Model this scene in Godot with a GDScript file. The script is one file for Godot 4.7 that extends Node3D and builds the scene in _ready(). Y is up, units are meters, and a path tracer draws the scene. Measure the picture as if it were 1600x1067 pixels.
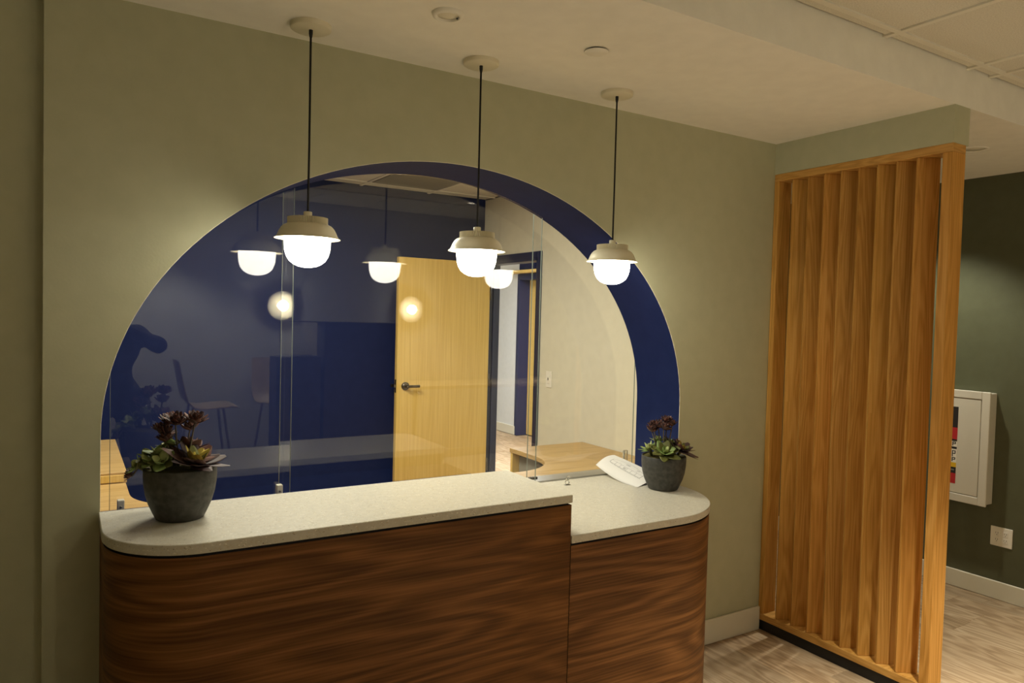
extends Node3D
# Reception desk in front of a navy-lined arch, three lit pendants, slatted oak screen at the right.
# x runs along the arch wall, y up, z out of the wall towards the camera; the wall's front is z = 0.

const SOFFIT := 2.6        # low ceiling over the desk
const HIGH := 2.76         # tiled ceiling beyond the fascia
const FASCIA_Z := 0.912
const WALL_T := 0.315      # thickness of the arch wall
const ARCH_X := 1.485
const ARCH_A := 1.237
const ARCH_Y := 1.24
const ARCH_B := 1.01
const SILL := 0.80
const DESK_H := 1.008      # upper counter
const LOW_H := 0.856       # lower counter
const DESK_D := 0.468
const SPLIT := 1.738       # where the upper counter ends
const SCREEN_X := 3.354
const RIGHT_X := 5.03
const REAR_Z := 4.3
const LEFT_X := -1.6
const OFF_R := 3.4         # cream wall of the office
const OFF_Z := -3.22       # navy wall of the office
const OFF_H := 2.7
const DEPTH_TURN := -31.5

var M := {}
var taken := {}
var lamp_color := Color(1.0, 0.965, 0.75).linear_to_srgb()

# ------------------------------------------------------------------ naming and tagging
func numbered(called: String) -> String:
	var n: int = taken.get(called, 0)
	taken[called] = n + 1
	return called if n == 0 else "%s_%03d" % [called, n]

func tag(o: Node3D, label: String, category: String, group := "", kind := "") -> Node3D:
	if label: o.set_meta("label", label)
	if category: o.set_meta("category", category)
	if group: o.set_meta("group", group)
	if kind: o.set_meta("kind", kind)
	return o

func thing(called: String, label: String, category: String, at := Vector3.ZERO, turn := 0.0, group := "") -> Node3D:
	var o := Node3D.new()
	o.name = numbered(called)
	add_child(o)
	o.position = at
	o.rotation_degrees.y = turn
	return tag(o, label, category, group)

func put(called: String, mesh: Mesh, m: Material, parent: Node = null, at := Vector3.ZERO) -> MeshInstance3D:
	var o := MeshInstance3D.new()
	o.mesh = mesh
	if m: o.material_override = m
	o.name = numbered(called) if parent == null else called
	(self if parent == null else parent).add_child(o, true)
	o.position = at
	return o

func struct_box(called: String, lo: Vector3, hi: Vector3, m: Material, parent: Node = null) -> MeshInstance3D:
	var o := put(called, box_mesh(lo, hi, 0.0), m, parent)
	if parent == null: o.set_meta("kind", "structure")
	return o

# ------------------------------------------------------------------ mesh helpers
func begin(smooth := false) -> SurfaceTool:
	var st := SurfaceTool.new()
	st.begin(Mesh.PRIMITIVE_TRIANGLES)
	st.set_smooth_group(0 if smooth else -1)
	return st

func done(st: SurfaceTool) -> ArrayMesh:
	st.generate_normals()
	return st.commit()

func tri(st: SurfaceTool, a: Vector3, b: Vector3, c: Vector3, inside: Vector3) -> void:
	var n := (a - c).cross(a - b)
	if n.length_squared() < 1e-16: return
	if n.dot((a + b + c) / 3.0 - inside) < 0.0:
		var t := b
		b = c
		c = t
	for v in [a, b, c]:
		st.add_vertex(v)

func quad(st: SurfaceTool, a: Vector3, b: Vector3, c: Vector3, d: Vector3, inside: Vector3) -> void:
	tri(st, a, b, c, inside)
	tri(st, a, c, d, inside)

func box(st: SurfaceTool, lo: Vector3, hi: Vector3, bev: float) -> void:
	var mid := (lo + hi) / 2.0
	var vert := func(k: int, axis: int) -> Vector3:
		var p := Vector3.ZERO
		for i in 3:
			var s := 1.0 if (k >> i) & 1 else -1.0
			p[i] = (hi[i] if s > 0 else lo[i]) - (0.0 if i == axis else s * bev)
		return p
	for axis in 3:
		var b := (axis + 1) % 3
		var c := (axis + 2) % 3
		for s in 2:
			var k0 := s << axis
			quad(st, vert.call(k0, axis), vert.call(k0 | 1 << b, axis), vert.call(k0 | 1 << b | 1 << c, axis), vert.call(k0 | 1 << c, axis), mid)
		if bev > 0.0:
			for s in 4:
				var e := ((s & 1) << axis) | ((s >> 1) << b)
				quad(st, vert.call(e, axis), vert.call(e | 1 << c, axis), vert.call(e | 1 << c, b), vert.call(e, b), mid)
	if bev > 0.0:
		for k in 8:
			tri(st, vert.call(k, 0), vert.call(k, 1), vert.call(k, 2), mid)

func box_mesh(lo: Vector3, hi: Vector3, bev := 0.002) -> ArrayMesh:
	var st := begin()
	box(st, lo, hi, bev)
	return done(st)

func sized(x: float, y: float, z: float, bev := 0.002) -> ArrayMesh:
	return box_mesh(Vector3(-x, -y, -z) / 2.0, Vector3(x, y, z) / 2.0, bev)

func lathe(st: SurfaceTool, profile: Array, seg := 40, at := Vector3.ZERO) -> void:
	# profile of Vector2(radius, height) from one end to the other
	for i in profile.size() - 1:
		var p: Vector2 = profile[i]
		var q: Vector2 = profile[i + 1]
		for k in seg:
			var a0 := TAU * k / seg
			var a1 := TAU * (k + 1) / seg
			var d0 := Vector3(cos(a0), 0, sin(a0))
			var d1 := Vector3(cos(a1), 0, sin(a1))
			var y0 := Vector3(0, p.y, 0)
			var y1 := Vector3(0, q.y, 0)
			var v := [at + d0 * p.x + y0, at + d1 * p.x + y0, at + d1 * q.x + y1, at + d0 * q.x + y1]
			var idx := [0, 2, 1, 0, 3, 2]
			for t in 2:
				var a: Vector3 = v[idx[t * 3]]
				var b: Vector3 = v[idx[t * 3 + 1]]
				var c: Vector3 = v[idx[t * 3 + 2]]
				if (a - c).cross(a - b).length_squared() > 1e-18:
					for w in [a, b, c]: st.add_vertex(w)

func lathe_mesh(profile: Array, seg := 40) -> ArrayMesh:
	var st := begin(true)
	lathe(st, profile, seg)
	return done(st)

func tube(st: SurfaceTool, pts: Array, r: float, seg := 10, taper := 1.0) -> void:
	var rings := []
	for i in pts.size():
		var p: Vector3 = pts[i]
		var d: Vector3 = (pts[mini(i + 1, pts.size() - 1)] - pts[maxi(i - 1, 0)]).normalized()
		var u := d.cross(Vector3.UP if absf(d.y) < 0.9 else Vector3.RIGHT).normalized()
		var w := d.cross(u)
		var rr := r * lerpf(1.0, taper, float(i) / maxf(1.0, pts.size() - 1))
		var ring := []
		for k in seg:
			var a := TAU * k / seg
			ring.append(p + (u * cos(a) + w * sin(a)) * rr)
		rings.append(ring)
	for i in rings.size() - 1:
		var mid: Vector3 = (pts[i] + pts[i + 1]) / 2.0
		for k in seg:
			var n := (k + 1) % seg
			quad(st, rings[i][k], rings[i][n], rings[i + 1][n], rings[i + 1][k], mid)
	for e in 2:
		var i := 0 if e == 0 else rings.size() - 1
		var back: Vector3 = pts[1] if e == 0 else pts[pts.size() - 2]
		for k in seg:
			tri(st, pts[i], rings[i][k], rings[i][(k + 1) % seg], back)

func tube_mesh(pts: Array, r: float, seg := 10, taper := 1.0) -> ArrayMesh:
	var st := begin(true)
	tube(st, pts, r, seg, taper)
	return done(st)

func slab(poly: PackedVector2Array, y0: float, y1: float, bev: float) -> ArrayMesh:
	# a plate with the outline poly in x and z; its upper and lower rims are eased by bev
	var n := poly.size()
	var area := 0.0
	for i in n: area += poly[i].cross(poly[(i + 1) % n])
	var inner := PackedVector2Array()
	for i in n:
		var a := (poly[i] - poly[(i + n - 1) % n]).normalized()
		var b := (poly[(i + 1) % n] - poly[i]).normalized()
		var na := Vector2(-a.y, a.x) * signf(area)
		var nb := Vector2(-b.y, b.x) * signf(area)
		var m := (na + nb).normalized()
		inner.append(poly[i] + m * bev / maxf(0.4, m.dot(na)))
	var st := begin()
	var t := Geometry2D.triangulate_polygon(inner)
	var low := Vector3(0, -1e4, 0)
	for i in range(0, t.size(), 3):
		var f := func(k: int, y: float) -> Vector3: return Vector3(inner[t[i + k]].x, y, inner[t[i + k]].y)
		tri(st, f.call(0, y1), f.call(1, y1), f.call(2, y1), low)
		tri(st, f.call(0, y0), f.call(1, y0), f.call(2, y0), -low)
	for i in n:
		var j := (i + 1) % n
		var mid2 := (inner[i] + inner[j]) / 2.0
		var a := (poly[j] - poly[i]).normalized()
		mid2 += Vector2(-a.y, a.x) * signf(area) * 0.05
		var mid := Vector3(mid2.x, (y0 + y1) / 2.0, mid2.y)
		var p := func(v: Vector2, y: float) -> Vector3: return Vector3(v.x, y, v.y)
		quad(st, p.call(poly[i], y0 + bev), p.call(poly[j], y0 + bev), p.call(poly[j], y1 - bev), p.call(poly[i], y1 - bev), mid)
		quad(st, p.call(poly[i], y1 - bev), p.call(poly[j], y1 - bev), p.call(inner[j], y1), p.call(inner[i], y1), mid)
		quad(st, p.call(poly[i], y0 + bev), p.call(poly[j], y0 + bev), p.call(inner[j], y0), p.call(inner[i], y0), mid)
	return done(st)

# ------------------------------------------------------------------ textures and materials
func noise(seed_: int, freq := 1.0, octaves := 3) -> FastNoiseLite:
	var n := FastNoiseLite.new()
	n.seed = seed_
	n.noise_type = FastNoiseLite.TYPE_SIMPLEX_SMOOTH
	n.frequency = freq
	n.fractal_octaves = octaves
	return n

func wood(seed_: int, w: int, h: int, ramp: Array, rings: float, warp: float, fine: float, along_u := false, along := 1.2) -> ImageTexture:
	# grain runs along v (or along u); both borders are blended so that the pattern repeats
	var a := noise(seed_, 1.0, 2)
	var b := noise(seed_ + 7, 1.0, 2)
	var c := noise(seed_ + 13, 1.0, 2)
	var im := Image.create(w, h, false, Image.FORMAT_RGB8)
	var value := func(s: float, t: float) -> float:
		var k := s * rings + warp * a.get_noise_2d(s * 2.2, t * along) + 0.25 * warp * b.get_noise_2d(s * 7.0, t * along * 2.5)
		var ring := absf(fposmod(k, 1.0) * 2.0 - 1.0)
		ring = ring * ring * (3.0 - 2.0 * ring)
		var f := c.get_noise_2d(s * 90.0, t * 2.6)
		var pore := c.get_noise_2d(s * 210.0 + 50.0, t * 7.0)
		return clampf(0.5 + (ring - 0.5) * (1.0 - fine) * 0.9 + f * fine * 0.95 - maxf(0.0, pore - 0.25) * 0.5 + 0.22 * b.get_noise_2d(s * 1.3 + 9.0, t * 0.8), 0.0, 1.0)
	for y in h:
		for x in w:
			var s := float(x) / w
			var t := float(y) / h
			if along_u:
				var q := s
				s = t
				t = q
			var v: float = value.call(s, t)
			if s > 0.88: v = lerpf(v, value.call(s - 1.0, t), (s - 0.88) / 0.12)
			if t > 0.92: v = lerpf(v, value.call(s, t - 1.0), (t - 0.92) / 0.08)
			var col: Color = ramp[0].lerp(ramp[1], v * 2.0) if v < 0.5 else ramp[1].lerp(ramp[2], v * 2.0 - 1.0)
			im.set_pixel(x, y, col)
	return ImageTexture.create_from_image(im)

func mottled(seed_: int, size: int, c0: Color, c1: Color, freq: float, octaves := 4) -> NoiseTexture2D:
	var t := NoiseTexture2D.new()
	t.width = size
	t.height = size
	t.seamless = true
	t.noise = noise(seed_, freq, octaves)
	var g := Gradient.new()
	g.set_color(0, c0)
	g.set_color(1, c1)
	t.color_ramp = g
	return t

func rgb(r: int, g: int, b: int) -> Color:
	return Color8(r, g, b)

func plain(called: String, c: Color, rough := 0.6, metal := 0.0) -> StandardMaterial3D:
	var m := StandardMaterial3D.new()
	m.resource_name = called
	m.albedo_color = c
	m.roughness = rough
	m.metallic = metal
	M[called] = m
	return m

func textured(called: String, t: Texture2D, scale: Vector3, rough := 0.5, world := true, tint := Color.WHITE) -> StandardMaterial3D:
	var m := plain(called, tint, rough)
	m.albedo_texture = t
	m.uv1_triplanar = true
	m.uv1_world_triplanar = world
	m.uv1_triplanar_sharpness = 8.0
	m.uv1_scale = scale
	return m

func relief(m: StandardMaterial3D, seed_: int, freq: float, depth_cm: float, size := 256) -> void:
	var t := NoiseTexture2D.new()
	t.width = size
	t.height = size
	t.seamless = true
	t.noise = noise(seed_, freq, 3)
	m.heightmap_enabled = true
	m.heightmap_texture = t
	m.heightmap_scale = depth_cm

func paint(called: String, c: Color, rough := 0.6) -> StandardMaterial3D:
	# rolled wall paint: a hint of tone and orange peel
	var m := textured(called, mottled(called.hash() % 1000, 256, c.darkened(0.025), c.lightened(0.02), 0.03), Vector3(1.2, 1.2, 1.2), rough)
	relief(m, 5, 0.35, 0.02)
	return m

func quartz() -> ImageTexture:
	var im := Image.create(1024, 1024, false, Image.FORMAT_RGB8)
	var base := rgb(208, 203, 189)
	im.fill(base)
	var r := RandomNumberGenerator.new()
	r.seed = 41
	var n := noise(3, 0.02, 3)
	for y in 1024:
		for x in 1024:
			var k := n.get_noise_2d(x, y)
			im.set_pixel(x, y, base.darkened(0.035 * k + 0.02) if k > -0.5 else base)
	var tones := [rgb(120, 98, 66), rgb(150, 128, 92), rgb(92, 76, 56), rgb(178, 160, 124), rgb(196, 182, 150), rgb(242, 238, 226), rgb(206, 194, 166)]
	for i in 7000:
		var q := r.randi_range(0, 13)
		var c: Color = tones[q] if q < 4 else tones[4 + q % 3]
		var s := r.randi_range(1, 4) if q < 4 else r.randi_range(2, 6)
		var x := r.randi_range(4, 1018)
		var y := r.randi_range(4, 1018)
		for k in s:
			im.fill_rect(Rect2i(x + r.randi_range(-1, 1) * k, y + k, r.randi_range(1, s), 1), c)
	return ImageTexture.create_from_image(im)

func make_materials() -> void:
	paint("sage", rgb(184, 183, 152), 0.55)
	paint("green", rgb(84, 86, 62), 0.5)
	paint("ceiling_white", rgb(240, 236, 224), 0.8)
	paint("cream", rgb(226, 221, 200), 0.6)
	paint("white_wall", rgb(226, 228, 226), 0.6)
	paint("rear_grey", rgb(228, 230, 228), 0.6)
	paint("navy", rgb(20, 31, 72), 0.6).metallic_specular = 0.22
	plain("navy_gloss", rgb(20, 31, 74), 0.4)
	plain("trim", rgb(222, 216, 196), 0.5)
	plain("lamp_enamel", rgb(224, 216, 190), 0.38)
	plain("black", rgb(14, 14, 15), 0.55)
	plain("black_cord", rgb(12, 12, 12), 0.75)
	plain("plastic", rgb(236, 232, 220), 0.4)
	plain("slot", rgb(60, 56, 48), 0.6)
	plain("steel", rgb(170, 168, 160), 0.3, 1.0)
	plain("bronze", rgb(96, 90, 82), 0.36, 1.0)
	plain("brushed", rgb(186, 184, 178), 0.42, 0.9)
	plain("grey_laminate", rgb(128, 124, 112), 0.55)
	plain("cabinet_steel", rgb(206, 200, 184), 0.4)
	plain("cardboard", rgb(70, 66, 64), 0.8)
	plain("fabric_dark", rgb(22, 23, 28), 0.9)
	plain("skin", rgb(196, 148, 122), 0.55)
	plain("hair", rgb(36, 28, 24), 0.7)
	plain("edge_glass", rgb(120, 128, 118), 0.3)
	var tile := textured("tile", mottled(61, 512, rgb(205, 200, 186), rgb(232, 228, 214), 0.16), Vector3(1.7, 1.7, 1.7), 0.9)
	relief(tile, 8, 0.5, 0.1)
	plain("tee", rgb(226, 222, 208), 0.5)
	var g := plain("glass", Color(1, 1, 1, 0.0), 0.0)
	g.transparency = BaseMaterial3D.TRANSPARENCY_ALPHA
	var clear := plain("clear_plastic", Color(0.95, 0.95, 0.92, 0.1), 0.03)
	clear.refraction_enabled = true
	clear.refraction_scale = 0.05
	# stone, wood
	var q := textured("quartz", quartz(), Vector3(1.35, 1.35, 1.35), 0.3)
	q.metallic_specular = 0.4
	var walnut := [rgb(84, 53, 27), rgb(114, 75, 39), rgb(144, 98, 56)]
	for k in 2:
		var m := plain("walnut_%d" % k, Color.WHITE, 0.5)
		m.metallic_specular = 0.28
		m.albedo_texture = wood(90 + k * 31, 1024, 512, walnut, 6.0 + 1.0 * k, 3.4 - 0.4 * k, 0.42, true, 0.7)
	var oak := [rgb(172, 124, 54), rgb(198, 147, 72), rgb(214, 166, 92)]
	var oak_tex := wood(21, 512, 1024, oak, 5.0, 3.2, 0.5, false, 1.4)
	for k in 4:
		var m := textured("oak_%d" % k, oak_tex, Vector3(3.2, 0.38, 3.2), 0.62, false, [Color(1, 1, 1), Color(0.94, 0.92, 0.9), Color(1, 0.97, 0.95), Color(0.97, 0.96, 0.98)][k])
		m.metallic_specular = 0.3
		m.uv1_offset = Vector3(0.23 * k + 0.07, 0.31 * k, 0.41 * k + 0.2)
	textured("door_oak", wood(33, 512, 512, [rgb(210, 172, 88), rgb(224, 188, 104), rgb(232, 200, 120)], 9.0, 1.0, 0.8), Vector3(2.6, 0.42, 2.6), 0.4, true)
	textured("desk_oak", wood(35, 512, 512, [rgb(166, 132, 80), rgb(188, 154, 98), rgb(202, 170, 114)], 6.0, 1.8, 0.6, true), Vector3(0.5, 2.4, 2.4), 0.4, true)
	textured("ply", wood(36, 256, 256, [rgb(190, 168, 136), rgb(206, 184, 152), rgb(218, 198, 168)], 5.0, 1.5, 0.6), Vector3(2, 2, 2), 0.45, false)
	var vinyl := wood(51, 512, 512, [rgb(148, 122, 92), rgb(186, 160, 128), rgb(208, 186, 156)], 3.0, 2.4, 0.5, false, 1.8)
	for k in 4:
		var m := textured("vinyl_%d" % k, vinyl, Vector3(1.9, 0.6, 0.6), 0.5, true, [Color(1, 1, 1), Color(0.93, 0.92, 0.9), Color(0.97, 0.96, 0.95), Color(0.9, 0.9, 0.9)][k])
		m.uv1_offset = Vector3(0.3 * k, 0.2 * k, 0.27 * k)
	var across := textured("oak_grain_z", wood(22, 512, 256, oak, 4.0, 2.4, 0.5, true, 1.4), Vector3(0.9, 4.0, 0.9), 0.45, false)
	plain("grille", rgb(150, 146, 132), 0.6)
	plain("strip_glass", rgb(120, 126, 130), 0.15)
	# pots: dark cast concrete with pale smears
	var pot := textured("pot", mottled(71, 512, rgb(48, 48, 45), rgb(84, 83, 78), 0.018, 5), Vector3(3.4, 3.4, 3.4), 0.6, false)
	relief(pot, 9, 0.08, 0.05)
	textured("moss", mottled(77, 256, rgb(52, 50, 20), rgb(132, 118, 46), 0.11, 4), Vector3(9, 9, 9), 0.95, false)
	# succulent leaves
	plain("leaf_green", rgb(118, 138, 72), 0.62)
	plain("leaf_pale", rgb(168, 178, 116), 0.62)
	plain("leaf_olive", rgb(96, 98, 44), 0.62)
	plain("leaf_yellow", rgb(170, 150, 62), 0.62)
	plain("leaf_brown", rgb(96, 58, 46), 0.62)
	plain("leaf_plum", rgb(62, 40, 40), 0.62)
	plain("leaf_mauve", rgb(120, 92, 84), 0.62)
	plain("stalk", rgb(92, 82, 68), 0.7)

# ------------------------------------------------------------------ first: view and light
func _ready() -> void:
	var cam := Camera3D.new()
	cam.name = "camera"
	cam.position = Vector3(0.158, 1.6535, 2.5897)
	cam.rotation_degrees = Vector3(-1.976, -31.531, 1.513)
	cam.fov = 50.374
	cam.near = 0.02
	add_child(cam)
	cam.current = true
	var we := WorldEnvironment.new()
	we.name = "surroundings"
	var env := Environment.new()
	env.background_mode = Environment.BG_COLOR
	env.background_color = Color.BLACK
	env.tonemap_mode = Environment.TONE_MAPPER_LINEAR
	env.tonemap_exposure = 1.15
	env.sdfgi_enabled = true
	env.ssao_enabled = true
	env.ssil_enabled = true
	we.environment = env
	add_child(we)
	make_materials()
	# panels and downlights of the rooms around
	ceiling_panel("office_ceiling_light", "flat white ceiling light panel of the office behind the glass", Vector3(1.3, OFF_H - 0.02, -1.5), 0.6, 1.2, Color(1.0, 0.96, 0.78), 6.2)
	ceiling_panel("hall_ceiling_light", "flat white ceiling light panel of the hallway beyond the office door", Vector3(4.5, OFF_H - 0.02, -3.7), 0.6, 0.6, Color(0.98, 1.0, 0.98), 13.0)
	downlight("lit recessed downlight in the corridor ceiling behind the slatted screen", Vector3(4.45, SOFFIT, 0.0), true, 2.1, 54.0)
	downlight("unlit recessed downlight beside the slatted screen's header", Vector3(4.24, SOFFIT, 0.556), false)
	downlight("lit recessed downlight reflected high in the glass", Vector3(3.56, HIGH, 3.2), true, 3.6, 46.0)
	downlight("lit recessed downlight of the waiting room in front of the lower counter", Vector3(2.6, HIGH, 1.75), true, 7.5, 34.0)
	downlight("lit recessed downlight of the waiting room in front of the slatted screen", Vector3(4.0, HIGH, 2.3), true, 5.0, 40.0)
	downlight("lit recessed downlight washing the rear wall behind the camera", Vector3(0.9, HIGH, 3.6), true, 3.0, 46.0)
	build_shell()
	build_arch()
	build_desk()
	build_screen()
	build_office()
	build_hall()
	build_glass()
	build_pendants()
	build_wall_things()
	build_waiting()
	potted("left", Vector3(0.458, DESK_H, 0.172), "larger-looking dark concrete pot of succulents on the left end of the upper counter")
	potted("right", Vector3(2.575, LOW_H, 0.055), "dark concrete pot of succulents on the lower counter beside the papers")
	build_papers()
	build_photographer()

# ------------------------------------------------------------------ lamps
func glow(called: String, c: Color, strength: float) -> StandardMaterial3D:
	var m := plain(called, c.linear_to_srgb(), 0.5)
	m.emission_enabled = true
	m.emission = c.linear_to_srgb()
	m.emission_energy_multiplier = strength
	return m

func ceiling_panel(called: String, label: String, at: Vector3, w: float, d: float, c: Color, energy: float) -> void:
	var t := thing(called, label, "ceiling light", at)
	var st := begin()
	for s in [-1.0, 1.0]:
		box(st, Vector3(-w / 2 - 0.02, -0.004, s * (d / 2 + 0.01) - 0.01), Vector3(w / 2 + 0.02, 0.02, s * (d / 2 + 0.01) + 0.01), 0.001)
		box(st, Vector3(s * (w / 2 + 0.01) - 0.01, -0.004, -d / 2), Vector3(s * (w / 2 + 0.01) + 0.01, 0.02, d / 2), 0.001)
	put("frame", done(st), M.tee, t)
	put("diffuser", box_mesh(Vector3(-w / 2, 0.002, -d / 2), Vector3(w / 2, 0.01, d / 2), 0.0), glow(called + "_glow", c, 2.0), t)
	var l := AreaLight3D.new()
	l.name = "light"
	l.area_size = Vector2(w, d)
	l.light_color = c.linear_to_srgb()
	l.light_energy = energy
	l.shadow_enabled = true
	l.set("area_range", 12.0)
	t.add_child(l)
	l.position.y = -0.012
	l.rotation.x = -PI / 2

func downlight(label: String, at: Vector3, lit: bool, energy := 0.0, angle := 50.0) -> void:
	var t := thing("recessed_downlight", label, "downlight", at)
	put("ring", lathe_mesh([Vector2(0.048, 0.0), Vector2(0.05, -0.004), Vector2(0.066, -0.004), Vector2(0.068, 0.0)], 32), M.plastic, t)
	var lens: Material = glow("downlight_glow", Color(1, 0.9, 0.7), 6.0) if lit else M.trim
	put("lens", lathe_mesh([Vector2(0.0, -0.001), Vector2(0.048, -0.001), Vector2(0.048, 0.0)], 32), lens, t)
	if lit:
		var l := SpotLight3D.new()
		l.name = "light"
		l.light_color = Color(1.0, 0.955, 0.8).linear_to_srgb()
		l.light_energy = energy
		l.spot_angle = angle
		l.spot_angle_attenuation = 0.5
		l.spot_range = 12.0
		l.spot_attenuation = 2.0
		l.light_size = 0.045
		l.shadow_enabled = true
		t.add_child(l)
		l.position.y = -0.015
		l.rotation.x = -PI / 2

func build_pendants() -> void:
	var tips := ["leftmost cream pendant lamp with glowing globe, nearest the camera", "middle cream pendant lamp with glowing globe over the upper counter", "rightmost cream pendant lamp with glowing globe over the lower counter"]
	var bulb := glow("globe_glow", Color(1.0, 0.95, 0.82), 11.5)
	var collar := begin()
	var n := 144
	var ribs := []
	for k in n: # fluted band
		ribs.append((0.066 if k % 2 == 0 else 0.0615))
	for k in n:
		var a0 := TAU * k / n
		var a1 := TAU * (k + 1) / n
		var d0 := Vector3(cos(a0), 0, sin(a0)) * float(ribs[k])
		var d1 := Vector3(cos(a1), 0, sin(a1)) * float(ribs[(k + 1) % n])
		var lo := Vector3(0, 0.0, 0)
		var up := Vector3(0, 0.022, 0)
		quad(collar, d0 + lo, d1 + lo, d1 + up, d0 + up, Vector3(0, 0.011, 0))
		tri(collar, d0 + up, d1 + up, Vector3(0, 0.0235, 0), Vector3.ZERO)
	var collar_mesh := done(collar)
	var dome := [Vector2(0.058, 0.049), Vector2(0.068, 0.047), Vector2(0.078, 0.042), Vector2(0.086, 0.034), Vector2(0.092, 0.024), Vector2(0.097, 0.012), Vector2(0.101, 0.004), Vector2(0.1075, 0.0), Vector2(0.1082, -0.0012), Vector2(0.1075, -0.002), Vector2(0.1, 0.001), Vector2(0.0945, 0.011), Vector2(0.0895, 0.023), Vector2(0.083, 0.033), Vector2(0.075, 0.0405), Vector2(0.06, 0.0445), Vector2(0.0, 0.0445)]
	var globe := [Vector2(0.0735, 0.043), Vector2(0.0755, 0.03), Vector2(0.076, 0.0), Vector2(0.0755, -0.02), Vector2(0.0735, -0.042), Vector2(0.068, -0.06), Vector2(0.059, -0.075), Vector2(0.045, -0.0865), Vector2(0.029, -0.0935), Vector2(0.013, -0.0965), Vector2(0.0, -0.097)]
	var dome_mesh := lathe_mesh(dome, 56)
	var globe_mesh := lathe_mesh(globe, 48)
	for k in 3:
		var at := Vector3([0.843, 1.471, 2.116][k], 1.896, [0.147, 0.178, 0.187][k])
		var t := thing("pendant_lamp", tips[k], "pendant lamp", at, 0.0, "pendant lamps over the reception desk")
		var top: float = SOFFIT - at.y
		put("canopy", lathe_mesh([Vector2(0.0, top - 0.016), Vector2(0.062, top - 0.016), Vector2(0.0665, top - 0.013), Vector2(0.067, top)], 48), M.lamp_enamel, t)
		put("strain_relief", lathe_mesh([Vector2(0.0, top - 0.04), Vector2(0.0045, top - 0.04), Vector2(0.0065, top - 0.028), Vector2(0.0065, top - 0.016)], 16), M.black, t)
		put("cord", tube_mesh([Vector3(0, 0.085, 0), Vector3(0.001, 0.3, 0), Vector3(0, top - 0.035, 0)], 0.0036, 10), M.black_cord, t)
		put("neck", lathe_mesh([Vector2(0.0, 0.089), Vector2(0.0125, 0.089), Vector2(0.0138, 0.0875), Vector2(0.0138, 0.068)], 24), M.lamp_enamel, t)
		put("collar", collar_mesh, M.lamp_enamel, t, Vector3(0, 0.047, 0))
		put("shade", dome_mesh, M.lamp_enamel, t)
		put("globe", globe_mesh, bulb, t)
		var l := OmniLight3D.new()
		l.name = "light"
		l.light_color = lamp_color
		l.light_energy = 0.085
		l.light_size = 0.06
		l.omni_range = 15.0
		l.omni_attenuation = 2.0
		l.shadow_enabled = true
		t.add_child(l)
		l.position.y = -0.02

# ------------------------------------------------------------------ rooms
func tiled(called: String, x0: float, x1: float, z0: float, z1: float, y: float, xs: Array, zs: Array, skip := []) -> void:
	# suspended ceiling: a slab above, tiles lying in a grid of tees
	var s := struct_box(called, Vector3(x0, y + 0.03, z0), Vector3(x1, y + 0.13, z1), M.ceiling_white)
	var gx := xs.filter(func(v): return v > x0 + 0.03 and v < x1 - 0.03)
	var gz := zs.filter(func(v): return v > z0 + 0.03 and v < z1 - 0.03)
	for v in gx: put("tee", box_mesh(Vector3(v - 0.012, y - 0.002, z0), Vector3(v + 0.012, y + 0.03, z1), 0.001), M.tee, s)
	for v in gz: put("tee", box_mesh(Vector3(x0, y - 0.0015, v - 0.012), Vector3(x1, y + 0.03, v + 0.012), 0.001), M.tee, s)
	var ax := [x0] + gx + [x1]
	var az := [z0] + gz + [z1]
	for i in ax.size() - 1:
		for k in az.size() - 1:
			if [i, k] in skip: continue
			put("tile", box_mesh(Vector3(ax[i] + 0.008, y + 0.006, az[k] + 0.008), Vector3(ax[i + 1] - 0.008, y + 0.022, az[k + 1] - 0.008), 0.002), M.tile, s)

func skirting(called: String, lo: Vector3, hi: Vector3) -> void:
	var o := put(called, box_mesh(lo, hi, 0.004), M.trim)
	o.set_meta("kind", "structure")

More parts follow.
